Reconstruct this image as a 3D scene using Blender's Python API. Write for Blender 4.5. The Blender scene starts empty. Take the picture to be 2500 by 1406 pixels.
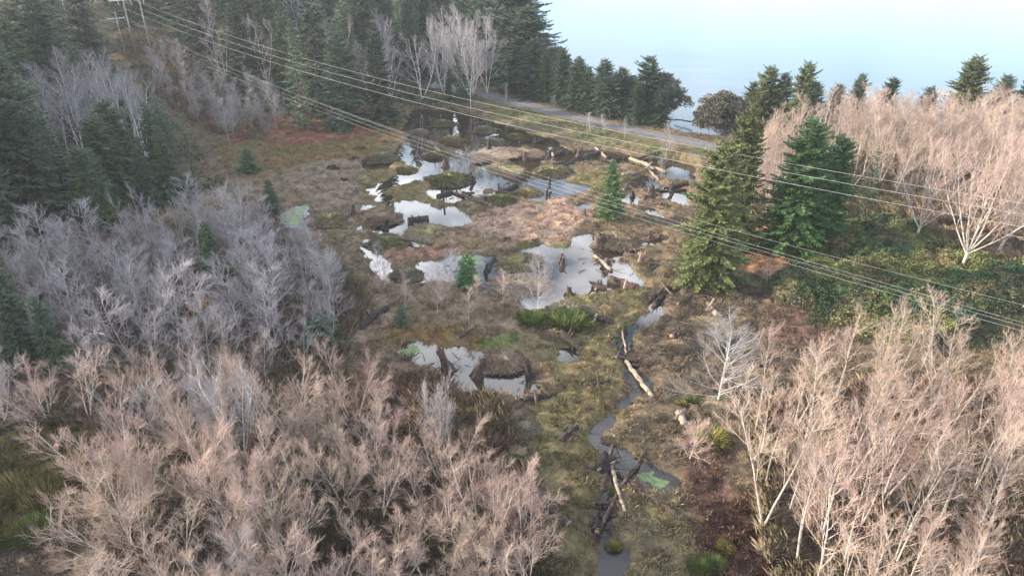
import bpy, math, random
import numpy as np
from mathutils import Vector, Matrix
R = math.radians
sc = bpy.context.scene
COL = sc.collection

# ------------------------------------------------------------------ camera
H, PITCH, F = 32.0, R(28.0), 1667.0
CX, CY = 1250.0, 703.0
cam_d = bpy.data.cameras.new("camera")
cam_d.sensor_fit = 'HORIZONTAL'
cam_d.sensor_width = 36.0
cam_d.lens = 36.0 * F / 2500.0
cam_d.clip_start = 0.5
cam_d.clip_end = 5000
cam = bpy.data.objects.new("camera", cam_d)
COL.objects.link(cam)
cam.location = (0, 0, H)
cam.rotation_euler = (R(90) - PITCH, 0, 0)
sc.camera = cam

# ------------------------------------------------------------------ light
SUN_AZ = (-1.0, 0.15)
SUN_EL = R(19)
_n = math.hypot(*SUN_AZ)
SUNV = Vector((SUN_AZ[0] / _n * math.cos(SUN_EL), SUN_AZ[1] / _n * math.cos(SUN_EL), math.sin(SUN_EL)))
sun_d = bpy.data.lights.new("sun", 'SUN')
sun_d.energy = 4.4
sun_d.angle = R(0.6)
sun_d.color = (1.0, 0.86, 0.70)
sun = bpy.data.objects.new("sun", sun_d)
COL.objects.link(sun)
sun.location = SUNV * 300
sun.rotation_euler = SUNV.to_track_quat('Z', 'Y').to_euler()

w = bpy.data.worlds.new("World")
sc.world = w
w.use_nodes = True
nt = w.node_tree
nt.nodes.clear()
N = nt.nodes.new
sky = N('ShaderNodeTexSky')
sky.sky_type = 'NISHITA'
sky.sun_disc = False
sky.sun_elevation = SUN_EL
sky.sun_rotation = math.atan2(SUNV.x, SUNV.y)
sky.air_density = 1.0
sky.dust_density = 1.5
sky.ozone_density = 1.0
tc = N('ShaderNodeTexCoord')
mp = N('ShaderNodeMapping')
mp.inputs['Scale'].default_value = (1.0, 1.0, 2.6)
nz = N('ShaderNodeTexNoise')
nz.inputs['Scale'].default_value = 4.2
nz.inputs['Detail'].default_value = 6
nz.inputs['Roughness'].default_value = 0.55
rp = N('ShaderNodeValToRGB')
rp.color_ramp.elements[0].position = 0.42
rp.color_ramp.elements[0].color = (0, 0, 0, 1)
rp.color_ramp.elements[1].position = 0.63
rp.color_ramp.elements[1].color = (1, 1, 1, 1)
mx = N('ShaderNodeMixRGB')
mx.inputs[2].default_value = (13.5, 13.5, 14.2, 1)
bg = N('ShaderNodeBackground')
SKY_STRENGTH = 0.15
bg.inputs['Strength'].default_value = SKY_STRENGTH
ow = N('ShaderNodeOutputWorld')
L = nt.links.new
L(tc.outputs['Generated'], mp.inputs['Vector'])
L(mp.outputs['Vector'], nz.inputs['Vector'])
L(nz.outputs['Fac'], rp.inputs['Fac'])
L(sky.outputs['Color'], mx.inputs[1])
# cloud thinned upward, shaped so far ponds mirror bright and near pools dark
cz = N('ShaderNodeSeparateXYZ'); cr = N('ShaderNodeMapRange'); cr.interpolation_type = 'SMOOTHSTEP'
cr.inputs['From Min'].default_value = 0.42; cr.inputs['From Max'].default_value = 0.72
cr.inputs['To Min'].default_value = 1.0; cr.inputs['To Max'].default_value = 0.22
cm = N('ShaderNodeMath'); cm.operation = 'MULTIPLY'
L(tc.outputs['Generated'], cz.inputs[0]); L(cz.outputs['Z'], cr.inputs['Value'])
L(rp.outputs['Color'], cm.inputs[0]); L(cr.outputs['Result'], cm.inputs[1]); L(cm.outputs[0], mx.inputs[0])
# pale haze towards the horizon
sx = N('ShaderNodeSeparateXYZ'); hz = N('ShaderNodeMapRange'); hz.interpolation_type = 'SMOOTHSTEP'
hz.inputs['From Min'].default_value = 0.12; hz.inputs['From Max'].default_value = 0.36
hz.inputs['To Min'].default_value = 0.92; hz.inputs['To Max'].default_value = 0.0
mh = N('ShaderNodeMixRGB'); mh.inputs[2].default_value = (3.0, 4.35, 5.6, 1)
L(tc.outputs['Generated'], sx.inputs[0]); L(sx.outputs['Z'], hz.inputs['Value']); L(hz.outputs['Result'], mh.inputs[0])
L(mx.outputs['Color'], mh.inputs[1])
L(mh.outputs['Color'], bg.inputs['Color'])
L(bg.outputs['Background'], ow.inputs['Surface'])

sc.view_settings.view_transform = 'Standard'
sc.view_settings.look = 'None'
sc.view_settings.gamma = 1
sc.view_settings.exposure = 1.58
sc.render.engine = 'CYCLES'
sc.cycles.max_bounces = 5
sc.cycles.diffuse_bounces = 2
sc.cycles.glossy_bounces = 3
sc.cycles.transmission_bounces = 2
sc.cycles.volume_bounces = 2
sc.cycles.use_denoising = True

# ------------------------------------------------------------------ helpers: numbers
rng = np.random.default_rng(7)
random.seed(7)
cP, sP = math.cos(PITCH), math.sin(PITCH)


def softplus(x, k=1.0):
    x = np.asarray(x, float) / k
    return k * np.where(x > 30, x, np.log1p(np.exp(np.minimum(x, 30))))


def sstep(a, b, x):
    t = np.clip((np.asarray(x, float) - a) / (b - a), 0, 1)
    return t * t * (3 - 2 * t)


_perm = np.random.default_rng(11).random((256, 256))


def vnoise(x, y):
    x = np.asarray(x, float); y = np.asarray(y, float)
    xi = np.floor(x).astype(int); yi = np.floor(y).astype(int)
    fx = x - xi; fy = y - yi
    fx = fx * fx * (3 - 2 * fx); fy = fy * fy * (3 - 2 * fy)
    a = _perm[xi & 255, yi & 255]; b = _perm[(xi + 1) & 255, yi & 255]
    c = _perm[xi & 255, (yi + 1) & 255]; d = _perm[(xi + 1) & 255, (yi + 1) & 255]
    return (a * (1 - fx) + b * fx) * (1 - fy) + (c * (1 - fx) + d * fx) * fy


def fbm(x, y, o=4):
    s = 0; a = 0.5; t = 0
    for k in range(o):
        s = s + a * vnoise(x * 2 ** k + 17.3 * k, y * 2 ** k + 5.1 * k); t += a; a *= 0.5
    return s / t


def macro(x, y):
    """the lie of the land without ponds, mounds or the road bank, with an added shading ridge"""
    x = np.asarray(x, float); y = np.asarray(y, float)
    z = 0.165 * np.minimum(softplus(-0.7 * x + 0.7 * y - 128, 6), 190) * sstep(15, -40, x - 0.0 * y)
    z = z + 0.06 * softplus(x - 26, 4) * sstep(112, 90, y)
    r = -0.95 * x - 0.30 * y - 35  # off-frame left ridge, added and shaped to keep sun off the left trees
    z = z + np.minimum(0.85 * softplus(r, 5), 38) * (1 - sstep(95, 150, y)) * (0.12 + 0.88 * sstep(36, 66, y))
    return z


def gp(px, py, zoff=0.0):
    """point of the land seen at a place of the survey photograph"""
    a = (px - CX) / F; b = (CY - py) / F
    dx, dy, dz = a, cP + b * sP, -sP + b * cP
    dz = min(dz, -0.02)
    t = (H - zoff) / -dz
    for _ in range(30):
        t2 = (H - zoff - float(macro(dx * t, dy * t))) / -dz
        t = 0.5 * t + 0.5 * t2
    return dx * t, dy * t


def gpoly(pts, zoff=0.0):
    return np.array([gp(p[0], p[1], zoff) for p in pts])


def project(x, y, z):
    yy = y * cP - (z - H) * sP
    up = y * sP + (z - H) * cP
    return CX + F * x / yy, CY - F * up / yy


def height_to(y, z0, py):
    b = (CY - py) / F
    return H + y * (-sP + b * cP) / (cP + b * sP) - z0


def inpoly(poly, x, y):
    poly = np.asarray(poly)
    x = np.asarray(x, float); y = np.asarray(y, float)
    res = np.zeros(x.shape, bool)
    x0, y0 = poly.min(0); x1, y1 = poly.max(0)
    m = (x >= x0) & (x <= x1) & (y >= y0) & (y <= y1)
    if not m.any():
        return res
    xs, ys = x[m], y[m]
    ins = np.zeros(xs.shape, bool)
    n = len(poly)
    j = n - 1
    for i in range(n):
        xi, yi = poly[i]; xj, yj = poly[j]
        if yi != yj:
            c = ((yi > ys) != (yj > ys)) & (xs < (xj - xi) * (ys - yi) / (yj - yi) + xi)
            ins ^= c
        j = i
    res[m] = ins
    return res


# ------------------------------------------------------------------ helpers: objects
def mesh_np(name, V, faces_list, mats=(), cols=None, smooth=False):
    """mesh from a vertex array and a list of face arrays (n x k)"""
    me = bpy.data.meshes.new(name)
    V = np.ascontiguousarray(V, np.float32)
    me.vertices.add(len(V))
    me.vertices.foreach_set('co', V.ravel())
    faces_list = [np.asarray(f, np.int32) for f in faces_list if len(f)]
    nl = sum(f.size for f in faces_list)
    nf = sum(len(f) for f in faces_list)
    me.loops.add(nl)
    me.loops.foreach_set('vertex_index', np.concatenate([f.ravel() for f in faces_list]))
    me.polygons.add(nf)
    tot = np.concatenate([np.full(len(f), f.shape[1], np.int32) for f in faces_list])
    st = np.concatenate([[0], np.cumsum(tot)[:-1]]).astype(np.int32)
    me.polygons.foreach_set('loop_start', st)
    me.polygons.foreach_set('loop_total', tot)
    if smooth:
        me.polygons.foreach_set('use_smooth', np.ones(nf, bool))
    if cols is not None:
        at = me.color_attributes.new('Col', 'FLOAT_COLOR', 'POINT')
        c = np.ones((len(V), 4), np.float32); c[:, :3] = cols
        at.data.foreach_set('color', c.ravel())
    for m in mats:
        me.materials.append(m)
    me.update(calc_edges=True)
    return me


def obj(name, me, parent=None, loc=None, rot=None, scale=None):
    o = bpy.data.objects.new(name, me)
    COL.objects.link(o)
    if parent: o.parent = parent
    if loc is not None: o.location = loc
    if rot is not None: o.rotation_euler = rot
    if scale is not None: o.scale = scale
    return o


def tag(o, label=None, cat=None, group=None, kind=None):
    if label: o['label'] = label
    if cat: o['category'] = cat
    if group: o['group'] = group
    if kind: o['kind'] = kind
    return o


def tubes(P0, P1, R0, R1, sides=3):
    """open tapered tubes for many segments at once -> V, quads"""
    P0 = np.asarray(P0, float); P1 = np.asarray(P1, float)
    R0 = np.asarray(R0, float); R1 = np.asarray(R1, float)
    n = len(P0)
    D = P1 - P0
    D /= np.maximum(np.linalg.norm(D, axis=1, keepdims=True), 1e-6)
    ref = np.where(np.abs(D[:, 2:3]) > 0.9, np.array([[1.0, 0, 0]]), np.array([[0, 0, 1.0]]))
    U = np.cross(D, ref); U /= np.linalg.norm(U, axis=1, keepdims=True)
    W = np.cross(D, U)
    V = np.zeros((n, 2, sides, 3))
    for k in range(sides):
        a = 2 * math.pi * k / sides
        o = U * math.cos(a) + W * math.sin(a)
        V[:, 0, k] = P0 + o * R0[:, None]
        V[:, 1, k] = P1 + o * R1[:, None]
    base = (np.arange(n) * 2 * sides)[:, None]
    Fq = []
    for k in range(sides):
        k2 = (k + 1) % sides
        Fq.append(np.concatenate([base + k, base + k2, base + sides + k2, base + sides + k], 1))
    return V.reshape(-1, 3), np.concatenate(Fq)


class MB:
    """collects pieces of one mesh"""
    def __init__(s): s.V = []; s.F = []; s.n = 0
    def add(s, V, Fs):
        s.V.append(np.asarray(V, float))
        if not isinstance(Fs, list): Fs = [Fs]
        for f in Fs: s.F.append(np.asarray(f, int) + s.n)
        s.n += len(V)
    def mesh(s, name, mats, smooth=False):
        g = {}
        for f in s.F: g.setdefault(f.shape[1], []).append(f)
        return mesh_np(name, np.concatenate(s.V), [np.concatenate(v) for v in g.values()], mats, None, smooth)


def tube_path(pts, rad, sides=8, rough=0.0, cap=True, seed=0):
    """one closed bent tube through points -> V, faces list"""
    pts = [Vector(p) for p in pts]
    r_ = np.random.default_rng(seed)
    V = []; Fs = []
    n = len(pts)
    lob = r_.random(sides) * 2 - 1
    for i, p in enumerate(pts):
        d = (pts[min(i + 1, n - 1)] - pts[max(i - 1, 0)]).normalized()
        ref = Vector((1, 0, 0)) if abs(d.z) > 0.9 else Vector((0, 0, 1))
        u = d.cross(ref).normalized(); v = d.cross(u)
        for k in range(sides):
            a = 2 * math.pi * k / sides
            rr = rad[i] * (1 + rough * (0.6 * lob[k] + 0.6 * (r_.random() * 2 - 1)))
            V.append(p + (u * math.cos(a) + v * math.sin(a)) * rr)
    q = []
    for i in range(n - 1):
        for k in range(sides):
            k2 = (k + 1) % sides
            q.append((i * sides + k, i * sides + k2, (i + 1) * sides + k2, (i + 1) * sides + k))
    Fs.append(np.array(q))
    if cap:
        V.append(pts[0]); V.append(pts[-1])
        c0, c1 = len(V) - 2, len(V) - 1
        t = [(c0, (k + 1) % sides, k) for k in range(sides)]
        t += [(c1, (n - 1) * sides + k, (n - 1) * sides + (k + 1) % sides) for k in range(sides)]
        Fs.append(np.array(t))
    return np.array([tuple(v) for v in V]), Fs


# ------------------------------------------------------------------ materials
def mat_base(name, rough=0.8):
    m = bpy.data.materials.new(name); m.use_nodes = True
    p = m.node_tree.nodes['Principled BSDF']
    p.inputs['Roughness'].default_value = rough
    return m, m.node_tree, p


def mat_noise(name, c0, c1, scale=3.0, rough=0.85, rnd=0.0, bump=0.0, stretch=None, detail=4, pos=(0.35, 0.65), coord='Object', spec=None):
    """two colours mixed by noise; rnd varies brightness from object to object"""
    m, t, p = mat_base(name, rough)
    n = t.nodes.new; l = t.links.new
    tcn = n('ShaderNodeTexCoord'); mpn = n('ShaderNodeMapping')
    if stretch: mpn.inputs['Scale'].default_value = stretch
    nn = n('ShaderNodeTexNoise'); nn.inputs['Scale'].default_value = scale; nn.inputs['Detail'].default_value = detail
    rr = n('ShaderNodeValToRGB')
    rr.color_ramp.elements[0].position = pos[0]; rr.color_ramp.elements[0].color = (*c0, 1)
    rr.color_ramp.elements[1].position = pos[1]; rr.color_ramp.elements[1].color = (*c1, 1)
    l(tcn.outputs[coord], mpn.inputs['Vector']); l(mpn.outputs['Vector'], nn.inputs['Vector']); l(nn.outputs['Fac'], rr.inputs['Fac'])
    out = rr.outputs['Color']
    if rnd:
        oi = n('ShaderNodeObjectInfo'); hs = n('ShaderNodeHueSaturation')
        mr = n('ShaderNodeMapRange'); mr.inputs['To Min'].default_value = 1 - rnd; mr.inputs['To Max'].default_value = 1 + rnd
        l(oi.outputs['Random'], mr.inputs['Value']); l(mr.outputs['Result'], hs.inputs['Value']); l(out, hs.inputs['Color'])
        m2 = n('ShaderNodeMath'); m2.operation = 'MULTIPLY'; m2.inputs[1].default_value = 7.31
        m3 = n('ShaderNodeMath'); m3.operation = 'FRACT'
        m4 = n('ShaderNodeMapRange'); m4.inputs['To Min'].default_value = 0.485; m4.inputs['To Max'].default_value = 0.515
        l(oi.outputs['Random'], m2.inputs[0]); l(m2.outputs[0], m3.inputs[0]); l(m3.outputs[0], m4.inputs['Value']); l(m4.outputs['Result'], hs.inputs['Hue'])
        out = hs.outputs['Color']
    l(out, p.inputs['Base Color'])
    if bump:
        bn = n('ShaderNodeBump'); bn.inputs['Strength'].default_value = bump; bn.inputs['Distance'].default_value = 0.05
        l(nn.outputs['Fac'], bn.inputs['Height']); l(bn.outputs['Normal'], p.inputs['Normal'])
    if spec is not None: p.inputs['Specular IOR Level'].default_value = spec
    return m


def mat_attr(name, rough=0.9, noise=0.35, scale=1.5, bump=0.0, mud=0.0):
    """colour from the mesh's own attribute, broken up by noise; mud: dark wet gaps, also painted in for tussock shade"""
    m, t, p = mat_base(name, rough)
    n = t.nodes.new; l = t.links.new
    a = n('ShaderNodeVertexColor'); a.layer_name = 'Col'
    tcn = n('ShaderNodeTexCoord')
    nn = n('ShaderNodeTexNoise'); nn.inputs['Scale'].default_value = scale; nn.inputs['Detail'].default_value = 7; nn.inputs['Roughness'].default_value = 0.7
    mr = n('ShaderNodeMapRange'); mr.inputs['From Min'].default_value = 0.3; mr.inputs['From Max'].default_value = 0.7
    mr.inputs['To Min'].default_value = 1 - noise; mr.inputs['To Max'].default_value = 1 + noise
    vm = n('ShaderNodeVectorMath'); vm.operation = 'SCALE'
    l(tcn.outputs['Object'], nn.inputs['Vector']); l(nn.outputs['Fac'], mr.inputs['Value'])
    l(a.outputs['Color'], vm.inputs[0]); l(mr.outputs['Result'], vm.inputs['Scale'])
    out = vm.outputs['Vector']
    if mud:
        n2 = n('ShaderNodeTexNoise'); n2.inputs['Scale'].default_value = 0.75; n2.inputs['Detail'].default_value = 9; n2.inputs['Roughness'].default_value = 0.72
        r2 = n('ShaderNodeValToRGB')
        r2.color_ramp.elements[0].position = 0.40; r2.color_ramp.elements[0].color = (mud, mud, mud, 1)
        r2.color_ramp.elements[1].position = 0.47; r2.color_ramp.elements[1].color = (0, 0, 0, 1)
        mp2 = n('ShaderNodeMapping'); mp2.inputs['Location'].default_value = (31, 7, 0)
        mm = n('ShaderNodeMixRGB'); mm.inputs[2].default_value = (0.034, 0.026, 0.019, 1)
        l(tcn.outputs['Object'], mp2.inputs['Vector']); l(mp2.outputs['Vector'], n2.inputs['Vector']); l(n2.outputs['Fac'], r2.inputs['Fac'])
        l(r2.outputs['Color'], mm.inputs[0]); l(out, mm.inputs[1]); out = mm.outputs['Color']
        # pale dead stalks in streaks
        n3 = n('ShaderNodeTexNoise'); n3.inputs['Scale'].default_value = 2.6; n3.inputs['Detail'].default_value = 8; n3.inputs['Roughness'].default_value = 0.75; n3.inputs['Distortion'].default_value = 1.2
        r3 = n('ShaderNodeValToRGB')
        r3.color_ramp.elements[0].position = 0.54; r3.color_ramp.elements[0].color = (0, 0, 0, 1)
        r3.color_ramp.elements[1].position = 0.66; r3.color_ramp.elements[1].color = (0.7, 0.7, 0.7, 1)
        m3 = n('ShaderNodeVectorMath'); m3.operation = 'SCALE'; m3.inputs['Scale'].default_value = 1.9
        mx3 = n('ShaderNodeMixRGB')
        l(tcn.outputs['Object'], n3.inputs['Vector']); l(n3.outputs['Fac'], r3.inputs['Fac']); l(out, m3.inputs[0])
        l(r3.outputs['Color'], mx3.inputs[0]); l(out, mx3.inputs[1]); l(m3.outputs['Vector'], mx3.inputs[2]); out = mx3.outputs['Color']
    l(out, p.inputs['Base Color'])
    p.inputs['Specular IOR Level'].default_value = 0.2
    if bump:
        bn = n('ShaderNodeBump'); bn.inputs['Strength'].default_value = bump; bn.inputs['Distance'].default_value = 0.25
        l(nn.outputs['Fac'], bn.inputs['Height']); l(bn.outputs['Normal'], p.inputs['Normal'])
    return m


def mat_water(name, base, rough, ior, wave_scale, wave_str, stretch=(1, 1, 1)):
    m, t, p = mat_base(name, rough)
    n = t.nodes.new; l = t.links.new
    p.inputs['Base Color'].default_value = (*base, 1)
    p.inputs['IOR'].default_value = ior
    tcn = n('ShaderNodeTexCoord'); mpn = n('ShaderNodeMapping'); mpn.inputs['Scale'].default_value = stretch
    nn = n('ShaderNodeTexNoise'); nn.inputs['Scale'].default_value = wave_scale; nn.inputs['Detail'].default_value = 3
    bn = n('ShaderNodeBump'); bn.inputs['Strength'].default_value = wave_str; bn.inputs['Distance'].default_value = 0.05
    l(tcn.outputs['Object'], mpn.inputs['Vector']); l(mpn.outputs['Vector'], nn.inputs['Vector'])
    l(nn.outputs['Fac'], bn.inputs['Height']); l(bn.outputs['Normal'], p.inputs['Normal'])
    return m


M = {}
M['bark_pale'] = mat_noise('pale_alder_bark', (0.19, 0.155, 0.125), (0.54, 0.475, 0.41), 5, rnd=0.12, stretch=(1, 1, 0.6), pos=(0.32, 0.55), spec=0.2)
M['twig_tan'] = mat_noise('tan_twigs', (0.325, 0.238, 0.19), (0.465, 0.36, 0.298), 0.8, rnd=0.2, spec=0.2)
M['bark_grey'] = mat_noise('grey_bark', (0.22, 0.205, 0.195), (0.46, 0.44, 0.425), 4, rnd=0.15, spec=0.2)
M['twig_grey'] = mat_noise('shade_grey_twigs', (0.235, 0.215, 0.212), (0.345, 0.315, 0.315), 0.8, rnd=0.15, spec=0.2)  # grey has the bluish shade of the left thicket mixed into it
M['bark_white'] = mat_noise('lichen_white_bark', (0.40, 0.40, 0.38), (0.66, 0.66, 0.63), 4, rnd=0.1, spec=0.2)
M['bark_dark'] = mat_noise('dark_conifer_bark', (0.05, 0.04, 0.032), (0.12, 0.095, 0.075), 6, spec=0.2)
M['needle_dark'] = mat_noise('dark_needles', (0.038, 0.066, 0.044), (0.088, 0.120, 0.070), 1.3, rough=0.7, rnd=0.22, spec=0.25)
M['needle_mid'] = mat_noise('mid_green_needles', (0.050, 0.085, 0.045), (0.115, 0.15, 0.072), 1.3, rough=0.7, rnd=0.2, spec=0.25)
M['needle_gold'] = mat_noise('yellow_green_needles', (0.055, 0.080, 0.028), (0.145, 0.155, 0.055), 1.0, rough=0.7, rnd=0.12, spec=0.25)
M['needle_fresh'] = mat_noise('fresh_green_needles', (0.026, 0.07, 0.024), (0.085, 0.145, 0.045), 0.9, rough=0.7, rnd=0.1, spec=0.25)
M['needle_bright'] = mat_noise('bright_young_needles', (0.04, 0.095, 0.03), (0.095, 0.165, 0.055), 1.6, rough=0.7, rnd=0.15, spec=0.25)
M['needle_pine'] = mat_noise('grey_pine_needles', (0.085, 0.085, 0.062), (0.16, 0.145, 0.11), 1.2, rough=0.8, rnd=0.1, spec=0.2)
M['log_dark'] = mat_noise('dark_wet_log_bark', (0.012, 0.010, 0.010), (0.052, 0.041, 0.036), 4, rnd=0.15, bump=0.5, spec=0.3)
M['log_brown'] = mat_noise('brown_log_bark', (0.032, 0.021, 0.018), (0.115, 0.078, 0.062), 4, rnd=0.15, bump=0.5, spec=0.25)
M['log_pale'] = mat_noise('weathered_pale_wood', (0.13, 0.10, 0.08), (0.34, 0.275, 0.21), 5, rnd=0.1, bump=0.3, spec=0.2)
M['cut_wood'] = mat_noise('cut_wood_end', (0.17, 0.125, 0.09), (0.33, 0.25, 0.18), 9, rnd=0.1)
M['ground'] = mat_attr('marsh_ground', noise=0.5, scale=1.8, bump=0.9, mud=0.75)
M['grass'] = mat_attr('grass_blades', noise=0.2, scale=0.6)
M['gravel'] = None
M['water'] = mat_water('pond_water', (0.030, 0.024, 0.016), 0.015, 1.62, 1.6, 0.012)
M['bay'] = mat_water('bay_water', (0.05, 0.085, 0.095), 0.14, 1.26, 0.30, 0.05, (0.35, 1.0, 1.0))
M['weed'] = mat_noise('duckweed', (0.10, 0.15, 0.05), (0.155, 0.22, 0.085), 5, rough=0.6)
M['wire'] = mat_noise('aluminium_wire', (0.30, 0.30, 0.28), (0.40, 0.40, 0.38), 2, rough=0.45)
M['pole'] = mat_noise('weathered_pole_wood', (0.20, 0.17, 0.14), (0.34, 0.30, 0.26), 3, stretch=(1, 1, 0.1))
M['crossarm'] = mat_noise('pale_crossarm_wood', (0.50, 0.50, 0.47), (0.64, 0.64, 0.62), 3)
M['ceramic'] = mat_noise('grey_insulator', (0.35, 0.36, 0.36), (0.45, 0.46, 0.46), 3, rough=0.3)
M['pipe'] = mat_noise('dark_pipe', (0.015, 0.013, 0.012), (0.035, 0.03, 0.028), 6, rough=0.6)
M['orange'] = mat_noise('orange_dead_leaves', (0.22, 0.095, 0.012), (0.42, 0.21, 0.03), 3)

# ------------------------------------------------------------------ the lie of the land
WATER = [
 [(1010,268),(1060,268),(1112,272),(1150,284),(1207,300),(1225,308),(1287,325),(1355,342),(1366,357),(1380,367),(1440,368),(1500,372),(1537,380),(1575,392),(1604,388),(1640,393),(1690,403),(1686,440),(1640,436),(1600,425),(1560,402),(1530,395),(1500,400),(1440,395),(1400,392),(1385,400),(1400,425),(1378,432),(1388,450),(1430,450),(1440,460),(1405,475),(1395,478),(1330,488),(1290,490),(1270,478),(1245,478),(1220,475),(1180,478),(1120,492),(1085,492),(1060,480),(1045,470),(1070,460),(1065,448),(1040,440),(1010,440),(990,450),(960,452),(940,462),(920,470),(905,462),(925,448),(950,442),(975,428),(1000,410),(990,395),(965,392),(965,372),(985,355),(1000,340),(985,320),(995,300),(1000,285)],
 [(1000,492),(1030,496),(1045,505),(1050,520),(1075,520),(1100,512),(1130,525),(1148,545),(1110,552),(1075,545),(1050,548),(1020,552),(1000,556),(1010,570),(1030,575),(1035,590),(1015,590),(990,575),(960,575),(930,572),(900,565),(870,555),(905,550),(930,555),(950,545),(965,530),(975,515),(965,505),(945,500)],
 [(985,590),(1015,590),(1050,603),(1030,606),(990,602)],
 [(888,592),(902,585),(915,605),(922,640),(950,644),(957,668),(991,679),(1018,668),(1022,641),(1073,638),(1110,630),(1145,622),(1175,620),(1206,624),(1203,641),(1227,648),(1271,655),(1325,651),(1329,638),(1305,624),(1278,614),(1243,609),(1285,605),(1319,604),(1360,610),(1390,610),(1407,590),(1414,576),(1442,568),(1448,590),(1450,602),(1469,614),(1496,610),(1506,600),(1551,595),(1626,586),(1626,597),(1568,600),(1544,610),(1534,620),(1503,631),(1515,645),(1551,665),(1568,689),(1561,702),(1480,700),(1476,709),(1448,716),(1397,709),(1380,720),(1350,738),(1312,748),(1280,738),(1247,723),(1209,720),(1186,702),(1150,692),(1093,684),(1039,687),(964,689),(936,675),(915,640),(895,615)],
 [(680,545),(690,530),(720,510),(745,502),(752,510),(740,525),(735,545),(745,550),(800,545),(835,545),(835,558),(790,560),(750,558),(700,558)],
 [(965,852),(1000,845),(1040,850),(1080,856),(1120,860),(1175,866),(1178,885),(1205,902),(1230,910),(1255,904),(1280,894),(1288,921),(1297,945),(1280,965),(1270,955),(1210,942),(1150,948),(1090,948),(1085,935),(1110,918),(1090,905),(1050,890),(1000,870),(975,865)],
 [(1602,735),(1618,735),(1613,768),(1598,787),(1558,800),(1540,813),(1531,848),(1529,872),(1516,872),(1515,840),(1523,813),(1546,793),(1582,785),(1600,765)],
 [(1532,895),(1550,900),(1556,925),(1548,955),(1538,995),(1524,992),(1533,965),(1534,930)],
 [(1462,1040),(1478,1035),(1486,1060),(1478,1095),(1460,1090)],
 [(1500,1100),(1523,1103),(1551,1125),(1562,1145),(1550,1170),(1527,1162),(1508,1135)],
 [(1555,1170),(1565,1145),(1585,1138),(1612,1150),(1640,1165),(1634,1186),(1595,1184)],
 [(1455,1233),(1476,1236),(1474,1267),(1470,1290),(1485,1318),(1527,1346),(1530,1380),(1520,1440),(1465,1440),(1478,1375),(1465,1340),(1442,1305),(1446,1270)],
 [(1765,852),(1786,825),(1812,818),(1818,835),(1797,852),(1775,862)],
 [(1508,452),(1546,446),(1575,427),(1594,438),(1614,454),(1639,457),(1675,469),(1677,500),(1664,502),(1650,484),(1629,477),(1594,472),(1566,461),(1540,455)],
 [(1514,482),(1545,475),(1566,490),(1560,500),(1530,497)],
 [(1581,505),(1610,518),(1606,532),(1585,522)],
 [(1405,500),(1425,498),(1440,508),(1420,516),(1403,510)],
 [(885,390),(905,396),(945,398),(940,412),(915,418),(895,412)],
 [(868,362),(890,360),(892,367),(870,369)],
 [(855,382),(872,386),(870,392),(856,390)],
 [(925,483),(945,474),(962,478),(950,495),(930,497)],
 [(905,462),(930,458),(935,470),(915,480),(900,474)],
 [(800,400),(812,405),(840,412),(834,418),(806,413)],
 [(830,432),(850,436),(858,445),(838,446)],
 [(880,500),(910,497),(905,510),(885,512)],
 [(1060,515),(1100,505),(1130,515),(1090,520)],
 [(1522,988),(1536,995),(1496,1040),(1482,1044),(1476,1034)],
 [(1462,1083),(1482,1088),(1512,1104),(1502,1122),(1470,1110)],
 [(1508,1152),(1524,1160),(1496,1200),(1476,1240),(1464,1236),(1484,1195)],
 [(1516,868),(1530,868),(1548,902),(1534,906)],
 [(1370,862),(1400,868),(1398,876),(1368,874)],
]
ISLES = [
 [(1175,395),(1210,388),(1240,390),(1270,400),(1282,408),(1262,418),(1230,416),(1190,410)],
 [(1150,378),(1180,372),(1230,372),(1258,382),(1240,390),(1190,390),(1155,388)],
 [(1250,362),(1285,352),(1310,355),(1328,366),(1310,374),(1285,377),(1255,370)],
 [(1305,395),(1325,384),(1350,386),(1385,395),(1400,405),(1400,425),(1380,428),(1350,424),(1330,418),(1310,408)],
 [(1055,425),(1080,412),(1110,414),(1140,432),(1138,445),(1110,452),(1085,450),(1060,440)],
 [(1257,460),(1275,450),(1300,450),(1320,460),(1312,472),(1280,474),(1260,472)],
 [(1213,685),(1225,674),(1260,672),(1290,680),(1335,690),(1325,706),(1290,708),(1250,706),(1230,702)],
 [(1490,388),(1560,410),(1580,425),(1540,432),(1480,415)],
 [(1145,478),(1160,465),(1200,458),(1240,470),(1200,476)],
 [(985,515),(1010,510),(1035,514),(1020,524),(992,522)],
 [(1480,633),(1500,640),(1470,655),(1430,640),(1400,630),(1440,628)],
]
BAY = [(2900,300),(2500,296),(2300,292),(2000,298),(1850,316),(1760,332),(1712,334),(1680,337),(1655,330),(1640,312),(1610,285),(1500,245),(1400,215),(1330,190),(1296,165),(1278,120),(1266,70),(1258,20),(1252,-30)]
ROAD_A = [(1060,205),(1110,212),(1170,222),(1240,240),(1300,256),(1400,281),(1500,306),(1600,327),(1700,347),(1780,362),(1860,376),(1960,392)]
ROAD_B = [(1050,218),(1105,226),(1165,238),(1250,262),(1340,283),(1450,310),(1560,335),(1650,352),(1730,367),(1800,380),(1890,396),(1980,412)]

w_water = [gpoly(p) for p in WATER]
w_isle = [(lambda g: g.mean(0) + (g - g.mean(0)) * 0.78)(gpoly(p)) for p in ISLES]
_b = gpoly(BAY)
w_bay = np.vstack([_b, [[_b[-1][0] - 10, 900], [900, 900], [900, _b[0][1] - 10]]])
ROADZ = 1.0
rA, rB = gpoly(ROAD_A, ROADZ), gpoly(ROAD_B, ROADZ)
rC = (rA + rB) / 2

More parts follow.
